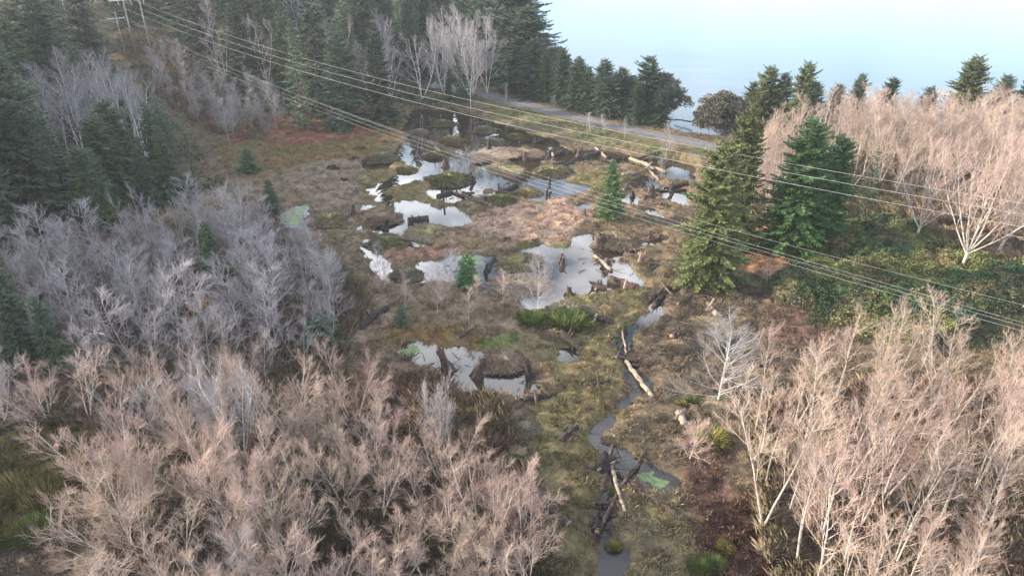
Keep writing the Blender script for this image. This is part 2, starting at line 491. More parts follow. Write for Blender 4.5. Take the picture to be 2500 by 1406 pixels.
xs = np.concatenate([-np.geomspace(480, 62, 40), np.arange(-60, 72, 0.36), np.geomspace(73, 560, 40)])
ys = np.concatenate([np.linspace(-160, 15, 40), np.arange(15.5, 166, 0.36), np.geomspace(167, 720, 52)])
GX, GY = np.meshgrid(xs, ys)
wx = GX + (fbm(GX * 0.9, GY * 0.9, 3) - 0.5) * 2.2 + (fbm(GX * 3 + 40, GY * 3, 2) - 0.5) * 0.7
wy = GY + (fbm(GX * 0.9 + 90, GY * 0.9, 3) - 0.5) * 2.2 + (fbm(GX * 3 + 80, GY * 3 + 7, 2) - 0.5) * 0.7


def blur(a, k):
    for _ in range(k):
        p = np.pad(a, 1, mode='edge')
        a = (p[:-2, 1:-1] + p[2:, 1:-1] + p[1:-1, :-2] + p[1:-1, 2:] + 2 * a) / 6
    return a


wm = np.zeros(GX.shape)
for i_, p in enumerate(w_water):
    k_ = inpoly(p, wx, wy)
    wm[k_] = np.maximum(wm[k_], 0.80 if 6 <= i_ <= 11 and i_ != 10 else (0.7 if len(p) < 7 else 1.0))
for p in w_isle: wm[inpoly(p, wx, wy)] = 0
bm = inpoly(w_bay, GX + (wx - GX) * 1.5, GY + (wy - GY) * 1.5).astype(float)
wmb = np.clip(blur(wm, 3) * 1.2, 0, 1)
bmb = blur(bm, 4)


def seg_dist(px, py, line):
    d = np.full(px.shape, 1e9)
    for i in range(len(line) - 1):
        a, b = line[i], line[i + 1]
        ab = b - a
        t = np.clip(((px - a[0]) * ab[0] + (py - a[1]) * ab[1]) / (ab @ ab), 0, 1)
        d = np.minimum(d, np.hypot(px - a[0] - t * ab[0], py - a[1] - t * ab[1]))
    return d


BRAMBLE = gpoly([(1860,720),(1960,650),(2050,575),(2150,545),(2300,610),(2450,660),(2700,690),(2700,800),(2500,760),(2350,800),(2300,850),(2200,870),(2100,820),(2000,780),(1900,765)])
land = macro(GX, GY)
rd = seg_dist(GX, GY, rC)
bank = ROADZ * sstep(9.5, 4.6, rd)
rough = (fbm(GX * 0.7, GY * 0.7, 4) - 0.5)
G0 = land * (1 - sstep(0.02, 0.7, bmb)) + 0.30 + rough * 0.50 * sstep(6, 9, rd) + bank
G0 = G0 + 0.5 * sstep(2, 9, land) * (fbm(GX * 0.25, GY * 0.25, 3) - 0.5) * 4
tus = np.abs(fbm(GX * 0.75 + 3, GY * 0.75, 3) - 0.5) * -1.6 + 0.18
G0 = G0 + tus * 0.8 * sstep(5, 9, rd) * sstep(0.7, 0.2, bmb)
G0 = np.maximum(G0, 0.07)
brm = blur(inpoly(BRAMBLE, wx, wy).astype(float), 6)
G0 = G0 + brm * (0.5 + 2.4 * (fbm(GX * 0.3 + 5, GY * 0.3, 3) - 0.25))
# low knolls on the left, and wheel tracks across the dry field
G0 = np.where(wmb > 0.02, np.minimum(G0, 0.26), G0)
GZ = G0 * (1 - wmb) + (-0.80) * wmb
GZ = GZ * (1 - bmb) + (-1.2) * bmb


def zt(x, y):
    x = np.asarray(x, float); y = np.asarray(y, float)
    i = np.clip(np.searchsorted(xs, x) - 1, 0, len(xs) - 2)
    j = np.clip(np.searchsorted(ys, y) - 1, 0, len(ys) - 2)
    fx = np.clip((x - xs[i]) / (xs[i + 1] - xs[i]), 0, 1)
    fy = np.clip((y - ys[j]) / (ys[j + 1] - ys[j]), 0, 1)
    return (GZ[j, i] * (1 - fx) + GZ[j, i + 1] * fx) * (1 - fy) + (GZ[j + 1, i] * (1 - fx) + GZ[j + 1, i + 1] * fx) * fy


def mask_at(A, x, y):
    i = np.clip(np.searchsorted(xs, x), 0, len(xs) - 1)
    j = np.clip(np.searchsorted(ys, y), 0, len(ys) - 1)
    return A[j, i]


# ground colours: what grows or lies there
ZONES = [  # (colour, alternate colour, polygon)
 ((0.105, 0.082, 0.058), (0.15, 0.115, 0.078), [(-400,1600),(-400,380),(380,560),(640,500),(720,570),(830,640),(900,720),(830,860),(700,1000),(640,1200),(640,1600)]),
 ((0.22, 0.15, 0.10), (0.31, 0.21, 0.145), [(640,1600),(640,1150),(700,960),(830,880),(1000,880),(1240,960),(1290,1180),(1330,1330),(1400,1600)]),
 ((0.125, 0.105, 0.072), (0.16, 0.115, 0.07), [(640,1150),(660,960),(830,880),(860,960),(740,1060)]),
 ((0.06, 0.062, 0.038), (0.10, 0.085, 0.05), [(380,60),(620,270),(860,280),(1160,220),(1290,160),(1255,-20),(700,-60),(300,-60)]),
 ((0.125, 0.115, 0.06), (0.155, 0.12, 0.065), [(250,-40),(420,60),(560,210),(700,290),(560,330),(420,260),(330,160),(250,60)]),
 ((0.25, 0.10, 0.065), (0.28, 0.15, 0.09), [(545,318),(620,292),(870,265),(960,255),(975,282),(890,335),(760,368),(640,362),(550,360)]),
 ((0.19, 0.115, 0.05), (0.15, 0.13, 0.05), [(540,350),(640,350),(760,360),(900,330),(960,300),(990,320),(950,370),(880,400),(760,420),(620,420),(540,400)]),
 ((0.27, 0.20, 0.145), (0.20, 0.155, 0.10), [(700,410),(880,390),(870,500),(850,560),(780,560),(760,500),(690,450)]),
 ((0.17, 0.145, 0.055), (0.23, 0.17, 0.085), [(880,420),(960,390),(1060,460),(1090,500),(1000,500),(900,490)]),
 ((0.165, 0.150, 0.055), (0.20, 0.16, 0.07), [(1380,428),(1480,420),(1540,435),(1500,480),(1430,480)]),
 ((0.37, 0.235, 0.17), (0.44, 0.31, 0.22), [(1150,535),(1240,502),(1330,488),(1400,490),(1430,530),(1420,570),(1400,600),(1330,598),(1250,588),(1180,575)]),
 ((0.30, 0.205, 0.13), (0.25, 0.18, 0.09), [(1040,600),(1120,545),(1180,575),(1280,595),(1200,620),(1100,635),(930,640),(920,610)]),
 ((0.28, 0.155, 0.095), (0.33, 0.20, 0.13), [(930,610),(1060,600),(1100,615),(1080,632),(940,640)]),
 ((0.19, 0.14, 0.085), (0.27, 0.20, 0.13), [(900,700),(1190,705),(1300,760),(1400,730),(1420,800),(1300,850),(1000,840),(880,830)]),
 ((0.24, 0.145, 0.06), (0.19, 0.14, 0.06), [(960,790),(1120,810),(1230,830),(1180,860),(1040,850),(940,830)]),
 ((0.17, 0.150, 0.065), (0.215, 0.165, 0.09), [(1380,720),(1580,705),(1600,760),(1520,820),(1510,980),(1460,1130),(1440,1300),(1470,1500),(1380,1500),(1300,1250),(1230,1100),(1330,940),(1300,850)]),
 ((0.18, 0.145, 0.068), (0.155, 0.13, 0.058), [(1420,930),(1520,890),(1500,1010),(1440,1250),(1330,1420),(1320,1300),(1390,1100)]),
 ((0.125, 0.093, 0.062), (0.175, 0.135, 0.088), [(1540,820),(1620,760),(1700,690),(1850,640),(1900,760),(1980,850),(1900,960),(1760,1020),(1700,1120),(1640,1200),(1560,1120),(1530,1000)]),
 ((0.17, 0.145, 0.07), (0.21, 0.17, 0.10), [(1500,1180),(1640,1200),(1720,1330),(1760,1500),(1500,1500)]),
 ((0.105, 0.058, 0.042), (0.155, 0.095, 0.07), [(1640,1180),(1700,1090),(1790,1120),(1850,1260),(1930,1500),(1750,1500),(1700,1300)]),
 ((0.045, 0.020, 0.014), (0.07, 0.035, 0.025), [(1740,1230),(1800,1240),(1860,1330),(1940,1500),(1820,1500),(1770,1330)]),
 ((0.32, 0.155, 0.085), (0.27, 0.15, 0.08), [(1810,560),(1860,540),(1900,570),(1930,640),(1860,670),(1800,650)]),
 ((0.05, 0.065, 0.03), (0.085, 0.08, 0.04), [(1900,770),(1960,650),(2050,575),(2150,545),(2300,610),(2450,650),(2750,680),(2750,860),(2300,870),(2100,840)]),
 ((0.115, 0.070, 0.052), (0.15, 0.09, 0.07), [(1850,770),(1920,760),(2050,830),(2000,900),(1900,860)]),
 ((0.20, 0.14, 0.09), (0.27, 0.19, 0.13), [(1850,1000),(2100,960),(2800,960),(2800,1600),(1950,1600),(1850,1350)]),
 ((0.22, 0.15, 0.10), (0.28, 0.20, 0.14), [(1780,520),(1830,400),(2000,380),(2900,370),(2900,640),(2450,650),(2150,540),(1900,560)]),
 ((0.11, 0.22, 0.04), (0.16, 0.20, 0.06), [(1340,770),(1370,758),(1420,765),(1440,785),(1420,805),(1370,812),(1345,795)]),
 ((0.12, 0.20, 0.05), (0.16, 0.19, 0.07), [(1262,775),(1300,765),(1335,775),(1330,795),(1290,800),(1265,792)]),
 ((0.12, 0.20, 0.05), (0.18, 0.16, 0.06), [(1200,830),(1250,815),(1250,850),(1200,855)]),
 ((0.10, 0.155, 0.035), (0.16, 0.16, 0.05), [(1250,606),(1330,600),(1400,604),(1400,612),(1330,610),(1245,614)]),
 ((0.075, 0.088, 0.032), (0.135, 0.10, 0.05), [(-50,1110),(160,1060),(210,1090),(160,1180),(120,1260),(60,1300),(-50,1310)]),
 ((0.13, 0.17, 0.06), (0.17, 0.18, 0.08), [(1500,250),(1640,302),(1760,345),(1760,352),(1640,318),(1500,285),(1380,262),(1380,250)]),
 ((0.14, 0.15, 0.06), (0.19, 0.15, 0.085), [(1180,252),(1330,290),(1480,330),(1640,366),(1740,385),(1700,402),(1560,378),(1380,345),(1230,300),(1150,275)]),
]
w_zone = [(np.array(a), np.array(b), gpoly(p)) for a, b, p in ZONES]


GROUND_GAIN = 0.72


def ground_col(x, y, jit=1.3):
    jx = x + (fbm(x * 0.5 + 3, y * 0.5, 3) - 0.5) * 2 * jit * 1.6
    jy = y + (fbm(x * 0.5 + 63, y * 0.5, 3) - 0.5) * 2 * jit * 1.6
    c = np.zeros(x.shape + (3,))
    m = fbm(x * 0.22 + 20, y * 0.22, 4)[..., None]
    m = np.clip((m - 0.35) / 0.3, 0, 1)
    c[:] = np.array((0.16, 0.125, 0.075)) * (1 - m) + np.array((0.21, 0.155, 0.09)) * m
    m2 = fbm(x * 0.6 + 50, y * 0.6, 4)[..., None]
    m2 = np.clip((m2 - 0.36) / 0.28, 0, 1)
    for a, b, p in w_zone:
        k = inpoly(p, jx, jy)
        c[k] = (a * (1 - m2) + b * m2)[k]
    return c * GROUND_GAIN


gc = ground_col(GX, GY)
gc = blur(gc.transpose(2, 0, 1)[0], 2)[..., None] * [1, 0, 0] + blur(gc[..., 1], 2)[..., None] * [0, 1, 0] + blur(gc[..., 2], 2)[..., None] * [0, 0, 1]
# silt under and beside the water is dark
silt = np.clip(blur(wm, 5) * 1.6, 0, 1)[..., None] * 0.55
gc = gc * (1 - silt) + np.array((0.075, 0.055, 0.032)) * silt
ny, nx = GX.shape
idx = np.arange(nx * ny).reshape(ny, nx)
quads = np.stack([idx[:-1, :-1], idx[:-1, 1:], idx[1:, 1:], idx[1:, :-1]], -1).reshape(-1, 4)
ground = obj('ground', mesh_np('ground', np.stack([GX, GY, GZ], -1).reshape(-1, 3), [quads], [M['ground']], gc.reshape(-1, 3), True))
tag(ground, 'brown and olive marsh ground with wooded rises', None, None, 'structure')

# gravel road on its bank
def gravel_mat():
    m, t, p = mat_base('gravel_road', 0.9)
    n = t.nodes.new; l = t.links.new
    uv = n('ShaderNodeUVMap'); sp = n('ShaderNodeSeparateXYZ'); wv = n('ShaderNodeMath'); wv.operation = 'COSINE'
    mu = n('ShaderNodeMath'); mu.operation = 'MULTIPLY'; mu.inputs[1].default_value = 12.566
    tcn = n('ShaderNodeTexCoord'); nn = n('ShaderNodeTexNoise'); nn.inputs['Scale'].default_value = 1.4; nn.inputs['Detail'].default_value = 8
    ad = n('ShaderNodeMath'); ad.operation = 'MULTIPLY_ADD'; ad.inputs[1].default_value = 0.10
    rr = n('ShaderNodeValToRGB')
    rr.color_ramp.elements[0].position = 0.3; rr.color_ramp.elements[0].color = (0.085, 0.081, 0.079, 1)
    rr.color_ramp.elements[1].position = 0.7; rr.color_ramp.elements[1].color = (0.16, 0.154, 0.153, 1)
    l(uv.outputs['UV'], sp.inputs[0]); l(sp.outputs['X'], mu.inputs[0]); l(mu.outputs[0], wv.inputs[0])
    l(wv.outputs[0], ad.inputs[0]); l(tcn.outputs['Object'], nn.inputs['Vector']); l(nn.outputs['Fac'], ad.inputs[2])
    l(ad.outputs[0], rr.inputs['Fac']); l(rr.outputs['Color'], p.inputs['Base Color'])
    return m


M['gravel'] = gravel_mat()


def smooth_line(a, n):
    t = np.linspace(0, len(a) - 1, n); i = np.clip(t.astype(int), 0, len(a) - 2); f = (t - i)[:, None]
    p0 = a[np.clip(i - 1, 0, None)]; p1 = a[i]; p2 = a[i + 1]; p3 = a[np.clip(i + 2, None, len(a) - 1)]
    return 0.5 * (2 * p1 + (p2 - p0) * f + (2 * p0 - 5 * p1 + 4 * p2 - p3) * f ** 2 + (3 * p1 - p0 - 3 * p2 + p3) * f ** 3)


ra, rb = smooth_line(rA, 90), smooth_line(rB, 90)
NW = 12
RV = []
RU = []
for k in range(NW + 1):
    f = k / NW
    q = ra * (1 - f) + rb * f
    if k in (0, NW):
        q = q + (fbm(q[:, 0] * 1.1, q[:, 1] * 1.1, 3) - 0.5)[:, None] * 1.2
    RV.append(np.column_stack([q, zt(q[:, 0], q[:, 1]) + 0.035]))
    RU.append(np.full(len(q), f))
RV = np.stack(RV, 1)
rid = np.arange(90 * (NW + 1)).reshape(90, NW + 1)
rq = np.stack([rid[:-1, :-1], rid[:-1, 1:], rid[1:, 1:], rid[1:, :-1]], -1).reshape(-1, 4)
rme = mesh_np('road', RV.reshape(-1, 3), [rq[:, ::-1]], [M['gravel']], None, True)
uvl = rme.uv_layers.new(name='UVMap')
fu = np.stack(RU, 1).reshape(-1)
lv = np.zeros(len(rme.loops), np.int32); rme.loops.foreach_get('vertex_index', lv)
uvl.data.foreach_set('uv', np.column_stack([fu[lv], fu[lv] * 0]).astype(np.float32).ravel())
tag(obj('road', rme), 'grey gravel road on a low bank between marsh and bay', None, None, 'structure')

# water sheets, parted by the road bank
pw = [(-62, 8, 0), (80, 8, 0), (80, rC[-1][1] - 6, 0)] + [(p[0], p[1], 0) for p in rC[::-1]] + [(-62, rC[0][1] + 8, 0)]
tag(obj('pond_water', mesh_np('pond_water', np.array(pw), [np.arange(len(pw))[None]], [M['water']])), 'still dark pond water mirroring the sky', None, None, 'structure')
bw = [(p[0], p[1], -0.02) for p in rC] + [(555, 60, -0.02), (555, 715, -0.02), (-300, 715, -0.02), (-60, rC[0][1] + 30, -0.02)]
tag(obj('bay_water', mesh_np('bay_water', np.array(bw), [np.arange(len(bw))[None]], [M['bay']])), 'pale blue bay water beyond the trees', None, None, 'structure')


# duckweed on the water
def film(name, polys, label, thr=0.45):
    P = []
    for pl in polys:
        g = gpoly(pl)
        x0, y0 = g.min(0) - 0.5; x1, y1 = g.max(0) + 0.5
        st = 0.12 if (x1 - x0) < 14 else 0.2
        ax = np.arange(x0, x1, st); ay = np.arange(y0, y1, st)
        X, Y = np.meshgrid(ax, ay)
        jx = X + (fbm(X * 1.3, Y * 1.3, 3) - 0.5) * 1.3; jy = Y + (fbm(X * 1.3 + 9, Y * 1.3, 3) - 0.5) * 1.3
        k = inpoly(g, jx, jy) & (0.6 * fbm(X * 0.8 + 31, Y * 0.8, 4) + 0.4 * fbm(X * 2.6, Y * 2.6 + 11, 2) > thr) & (zt(X, Y) < 0.06)
        P.append(np.column_stack([X[k], Y[k], np.full(k.sum(), st)]))
    P = np.concatenate(P)
    h = P[:, 2:3] * 0.52
    z = 0.012
    V = np.stack([np.column_stack([P[:, :1] + sx * h, P[:, 1:2] + sy * h, np.full((len(P), 1), z)]) for sx, sy in ((-1, -1), (1, -1), (1, 1), (-1, 1))], 1).reshape(-1, 3)
    # weld the shared corners by rounding, so the film is one sheet
    key = np.round(V[:, :2] / 0.03).astype(np.int64)
    _, ui, inv = np.unique(key, axis=0, return_index=True, return_inverse=True)
    f = inv.reshape(-1)[np.arange(len(V))].reshape(-1, 4)
    o = obj(name, mesh_np(name, V[ui], [f], [M['weed']]))
    tag(o, label, None, None, 'stuff')


film('duckweed', [[(680,552),(684,530),(720,508),(750,500),(742,525),(732,548)],
                  [(1560,1172),(1563,1155),(1585,1155),(1612,1168),(1640,1172),(1634,1186),(1595,1186)]],
     'bright green duckweed films on the pools', 0.40)
film('pond_scum', [[(965,858),(985,846),(1010,848),(1040,860),(1020,874),(985,868)],
                   [(1010,575),(1035,570),(1045,600),(1000,604)], [(880,555),(920,552),(925,570),(890,566)],
                   [(1120,640),(1170,625),(1206,632),(1180,690),(1130,690)]],
     'thin pale green scum drifting on pond edges', 0.52)

# ------------------------------------------------------------------ bare broadleaf trees
def wander(r_, p, d, L_, n, r0, r1, up, wob, out):
    """one limb as n short pieces; returns its joints"""
    pts = [p]; ds = [d]
    for i in range(n):
        d = d + np.array([r_.normal(0, wob), r_.normal(0, wob), r_.normal(0, wob) + up])
        d = d / np.linalg.norm(d)
        q = p + d * (L_ / n)
        f0 = i / n; f1 = (i + 1) / n
        out.append((p, q, r0 + (r1 - r0) * f0, r0 + (r1 - r0) * f1))
        p = q; pts.append(p); ds.append(d)
    return pts, ds


def side_dir(r_, d, ang):
    a = r_.normal(0, 1, 3); a = a - d * (a @ d); a /= np.linalg.norm(a)
    return d * math.cos(ang) + a * math.sin(ang)


def gen_bare(seed, h, style):
    r_ = np.random.default_rng(seed)
    wood, twig = [], []
    stems = []
    if style == 'spread':
        k = r_.integers(5, 8)
        for i in range(k):
            az = 2 * math.pi * (i + r_.random() * 0.7) / k; t = r_.uniform(0.25, 0.75)
            stems.append((np.array([0.15 * math.cos(az), 0.15 * math.sin(az), -0.1]), np.array([math.cos(az) * math.sin(t), math.sin(az) * math.sin(t), math.cos(t)]), h * r_.uniform(0.8, 1.05), 0.075 * h / 7, 0.05, 0.10))
        start, nl, la, lf, per, tw = 0.12, 10, (0.45, 0.95), 0.42, 8, 8
    elif style == 'white':
        k = 1 if r_.random() < 0.5 else 2
        for i in range(k):
            az = r_.random() * 6.28; t = r_.uniform(0.02, 0.10) if k == 1 else r_.uniform(0.08, 0.2)
            stems.append((np.array([0.1 * i, 0, -0.1]), np.array([math.cos(az) * math.sin(t), math.sin(az) * math.sin(t), math.cos(t)]), h * r_.uniform(0.9, 1), 0.105 * h / 10, 0.035, 0.02))
        start, nl, la, lf, per, tw = 0.34, 18 // k + 2, (0.55, 1.0), 0.36, 8, 8
    elif style == 'great':
        wood.append((np.array([0, 0, -.3]), np.array([.1, 0, 1.6]), 0.30, 0.22))
        k = r_.integers(9, 12)
        for i in range(k):
            az = 2 * math.pi * (i + r_.random() * 0.8) / k; t = r_.uniform(0.08, 0.85)
            stems.append((np.array([.1, 0, r_.uniform(.8, 1.6)]), np.array([math.cos(az) * math.sin(t), math.sin(az) * math.sin(t), math.cos(t)]), h * r_.uniform(0.75, 1.0), 0.10, 0.05, 0.09))
        start, nl, la, lf, per, tw = 0.22, 9, (0.35, 0.85), 0.36, 7, 6
    elif style == 'fan':
        stems.append((np.array([0, 0, -0.1]), np.array([r_.normal(0, .05), r_.normal(0, .05), 1.0]), h, 0.10 * h / 8, 0.035, 0.02))
        start, nl, la, lf, per, tw = 0.08, 34, (0.75, 1.5), 0.50, 9, 8
    elif style == 'sapling':
        stems.append((np.array([0, 0, -0.1]), np.array([r_.normal(0, .05), r_.normal(0, .05), 1.0]), h, 0.05 * h / 6, 0.035, 0.03))
        start, nl, la, lf, per, tw = 0.12, 24, (0.55, 1.05), 0.32, 6, 6
    else:  # crown
        k = r_.integers(1, 4)
        for i in range(k):
            az = 2 * math.pi * (i + r_.random()) / k; t = r_.uniform(0.03, 0.13) if k == 1 else r_.uniform(0.1, 0.33)
            stems.append((np.array([0, 0, -0.1]), np.array([math.cos(az) * math.sin(t), math.sin(az) * math.sin(t), math.cos(t)]), h * r_.uniform(0.85, 1.0), 0.085 * h / 8, 0.05, 0.05))
        start, nl, la, lf, per, tw = 0.20, max(7, 19 // k), (0.5, 1.05), 0.40, 8, 6
    for p, d, L_, r0, wob, up in stems:
        n = 8
        pts, ds = wander(r_, p, d, L_, n, r0, 0.012, up, wob, wood)
        for j in range(nl):
            f = start + (1 - start) * ((j + r_.random()) / nl) ** 0.9
            f = min(f, 0.97)
            i = min(int(f * n), n - 1); q = pts[i] + (pts[i + 1] - pts[i]) * (f * n - i)
            dd = side_dir(r_, ds[i + 1], r_.uniform(*la))
            Ll = L_ * lf * (1.12 - 0.8 * f) * r_.uniform(0.7, 1.15) + 0.3
            rl = max(r0 * (1 - f) * 0.5, 0.016)
            p2, d2 = wander(r_, q, dd, Ll, 5, rl, 0.009, 0.10, 0.11, wood)
            for m_ in range(per):
                g = 0.2 + 0.8 * (m_ + r_.random()) / per; g = min(g, 0.98)
                i2 = min(int(g * 5), 4); q2 = p2[i2] + (p2[i2 + 1] - p2[i2]) * (g * 5 - i2)
                d3 = side_dir(r_, d2[i2 + 1], r_.uniform(0.4, 0.9))
                L3 = Ll * 0.42 * (1.15 - 0.7 * g) * r_.uniform(0.6, 1.2) + 0.15
                p4, d4 = wander(r_, q2, d3, L3, 3, 0.014, 0.008, 0.12, 0.14, twig)
                for u in range(tw):
                    e = 0.15 + 0.85 * (u + r_.random()) / tw; e = min(e, 0.99)
                    i4 = min(int(e * 3), 2); q4 = p4[i4] + (p4[i4 + 1] - p4[i4]) * (e * 3 - i4)
                    d5 = side_dir(r_, d4[i4 + 1], r_.uniform(0.35, 0.8)) + np.array([0, 0, 0.18]); d5 /= np.linalg.norm(d5)
                    wander(r_, q4, d5, L3 * 0.5 * r_.uniform(0.5, 1.2) + 0.12, 2, 0.0085, 0.005, 0.08, 0.12, twig)
    return wood, twig


def seg_mesh(name, segs, sides, mat, fat=1.0):
    P0 = [s[0] for s in segs]; P1 = [s[1] for s in segs]
    V, Q = tubes(P0, P1, np.array([s[2] for s in segs]) * fat, np.array([s[3] for s in segs]) * fat, sides)
    return mesh_np(name, V, [Q], [mat], None, sides > 3)


BARE = {}
BH = {'great': 13.0, 'fan': 7.0, 'crown': 8.0, 'spread': 6.0, 'white': 10.0, 'sapling': 6.0}
for st, k in (('crown', 6), ('spread', 5), ('white', 6), ('sapling', 5), ('fan', 3), ('great', 2)):
    BARE[st] = []
    for i in range(k):
        wd, tg = gen_bare(100 + 17 * i + len(st), BH[st], st)
        sets = {}
        fat = {'sapling': 0.85, 'spread': 0.62, 'great': 1.1}.get(st, 0.72)
        a = seg_mesh('trunk', wd, 5, M['bark_pale'], {'white': 0.8, 'fan': 0.75}.get(st, 0.75)); b = seg_mesh('branches', tg, 3, M['twig_tan'], fat)
        sets['tan'] = (a, b)
        a2 = a.copy(); a2.materials.clear(); a2.materials.append(M['bark_grey'])
        b2 = b.copy(); b2.materials.clear(); b2.materials.append(M['twig_grey'])
        sets['grey'] = (a2, b2)
        a3 = a.copy(); a3.materials.clear(); a3.materials.append(M['bark_white'])
        sets['white'] = (a3, b2)
        BARE[st].append(sets)

TREES = []          # every tree: dict used for the labels


def bare(x, y, h, style, tone, name, group, label=None, variant=None, lean=0.0, wide=1.0):
    v = BARE[style][variant if variant is not None else rng.integers(len(BARE[style]))]
    tr, br = v[tone]
    e = obj(name, None)
    z = float(zt(x, y))
    e.location = (x, y, z)
    s = h / BH[style]
    ws = s * wide * rng.uniform(0.9, 1.1)
    e.scale = (ws, ws, s)
    e.rotation_euler = (rng.normal(0, 0.04), lean + rng.normal(0, 0.04), rng.uniform(0, 6.28))
    obj('trunk', tr, e); obj('branches', br, e)
    tag(e, label, 'tree', group)
    TREES.append(dict(o=e, x=x, y=y, z=z, h=h, kind=name, tone=tone, style=style, done=label is not None))
    return e


# ------------------------------------------------------------------ evergreen trees
def gen_conifer(seed, h, rad, shape=0.8, droop=0.25, dens=1.0, lev=0.36, leaf=(0.42, 0.15), gap=0.0, base=0.04):
    """trunk pieces and needle sprays (kite shaped) set along whorled drooping boughs"""
    r_ = np.random.default_rng(seed)
    wood = []; K = []
    n = 10
    p = np.array([0, 0, -0.2]); wob = np.zeros(3)
    axis = [p]
    for i in range(n):
        q = np.array([r_.normal(0, 0.012 * h) * (i / n) * 0.5, r_.normal(0, 0.012 * h) * (i / n) * 0.5, h * (i + 1) / n])
        r0 = 0.018 * h * (1 - i / n) + 0.015; r1 = 0.018 * h * (1 - (i + 1) / n) + 0.012
        wood.append((p, q, r0, r1)); p = q; axis.append(p)
    axis = np.array(axis)
    z = h * base
    while z < h * 0.985:
        f = z / h
        prof = rad * (1 - f) ** shape * min(1.0, 0.55 + f * 5)
        nb = max(3, int(r_.normal(6.5, 1) * dens * (0.5 + 0.5 * (1 - f))))
        a0 = r_.random() * 6.28
        for b in range(nb):
            if r_.random() < gap: continue
            az = a0 + 6.28 * (b + r_.random() * 0.6) / nb
            zz0 = z + r_.uniform(-1.7, 1.7) * lev
            L_ = prof * r_.uniform(0.5, 1.15) * (0.68 + 0.62 * vnoise(zz0 * 0.7 + seed, az * 1.3) + 0.30 * (vnoise(zz0 * 2.1, az * 2.2 + seed) - .5)) + 0.12
            zz = zz0
            c = np.array([np.interp(zz, axis[:, 2], axis[:, 0]), np.interp(zz, axis[:, 2], axis[:, 1]), zz])
            el = 0.55 * f - droop * (1 - f) + r_.normal(0, 0.17)
            m_ = max(3, int(L_ / 0.26 * dens))
            u = np.array([math.cos(az), math.sin(az), 0]); side = np.array([-u[1], u[0], 0])
            tip = None
            for i in range(m_):
                s = 0.22 + 0.78 * (i + r_.random() * 0.7) / m_
                q = c + u * (L_ * s) + np.array([0, 0, L_ * (s * math.sin(el) - 0.16 * s * s + 0.12 * s ** 4)])
                wdt = (0.40 * L_ * (1 - s) + 0.22)
                for sg in (-1, 1):
                    d = u * r_.uniform(0.45, 0.95) + side * sg * r_.uniform(0.5, 1.0) + np.array([0, 0, r_.normal(-0.18, 0.22)])
                    d /= np.linalg.norm(d)
                    K.append((q, d, min(wdt, leaf[0] * 1.9) * r_.uniform(0.7, 1.2), leaf[1] * r_.uniform(0.7, 1.3)))
            q = c + u * L_ + np.array([0, 0, L_ * (math.sin(el) - 0.04)])
            d = u + np.array([0, 0, 0.1]); d /= np.linalg.norm(d)
            K.append((q - d * 0.25, d, leaf[0] * 1.2, leaf[1] * 0.9))
            wood.append((c, c + u * (L_ * 0.7) + np.array([0, 0, L_ * (0.7 * math.sin(el) - 0.06)]), 0.012 + 0.004 * L_, 0.008))
        z += lev * (0.75 + 0.5 * r_.random()) * (0.6 + 0.6 * (1 - f))
    for i in range(5):
        K.append((axis[-1] - [0, 0, 0.5], np.array([r_.normal(0, .15), r_.normal(0, .15), 1.0]), 0.8, 0.09))
    return wood, K


def kite_mesh(name, K, mat, seed=1):
    r_ = np.random.default_rng(seed)
    Q = np.array([k[0] for k in K]); D = np.array([k[1] for k in K]); Ls = np.array([k[2] for k in K])[:, None]; W_ = np.array([k[3] for k in K])[:, None]
    D = D / np.linalg.norm(D, axis=1, keepdims=True)
    rnd = r_.normal(0, 0.55, D.shape) + np.array([0, 0, 1.0])
    S = np.cross(D, rnd); S /= np.maximum(np.linalg.norm(S, axis=1, keepdims=True), 1e-6)
    Nn = np.cross(S, D)
    V = np.stack([Q, Q + D * Ls * 0.45 + S * W_ - Nn * W_ * 0.3, Q + D * Ls, Q + D * Ls * 0.45 - S * W_ - Nn * W_ * 0.3], 1).reshape(-1, 3)
    i = np.arange(len(K))[:, None] * 4
    T = np.concatenate([np.concatenate([i, i + 1, i + 2], 1), np.concatenate([i, i + 2, i + 3], 1)])
    return mesh_np(name, V, [T], [mat])


CON = {}
CSPEC = {  # height, radius, then the generator's settings, number of variants
    'tall': (20.0, 4.2, dict(shape=0.66, droop=0.34, dens=1.5, lev=0.36, leaf=(0.55, 0.16)), 4),
    'broad': (16.0, 5.4, dict(shape=0.47, droop=0.34, dens=1.85, lev=0.30, leaf=(0.42, 0.115)), 4),
    'young': (8.0, 2.3, dict(shape=0.62, droop=0.10, dens=1.5, lev=0.20, leaf=(0.34, 0.09)), 3),
    'ragged': (18.0, 4.6, dict(shape=0.7, droop=0.24, dens=1.0, lev=0.48, leaf=(0.55, 0.17), gap=0.25, base=0.1), 3),
    'bush': (4.0, 1.7, dict(shape=0.45, droop=0.0, dens=1.4, lev=0.16, leaf=(0.28, 0.075), base=0.02), 2),
}
for st, (ch, cr, kw, k) in CSPEC.items():
    CON[st] = []
    for i in range(k):
        wd, K = gen_conifer(500 + 31 * i + len(st) * 7, ch, cr, **kw)
        CON[st].append((seg_mesh('trunk', wd, 5, M['bark_dark']), kite_mesh('crown', K, M['needle_dark'], i), {}))


def crown_of(st, i, tone):
    base = CON[st][i]
    if tone == 'needle_dark': return base[1]
    if tone not in base[2]:
        m_ = base[1].copy(); m_.materials.clear(); m_.materials.append(M[tone]); base[2][tone] = m_
    return base[2][tone]


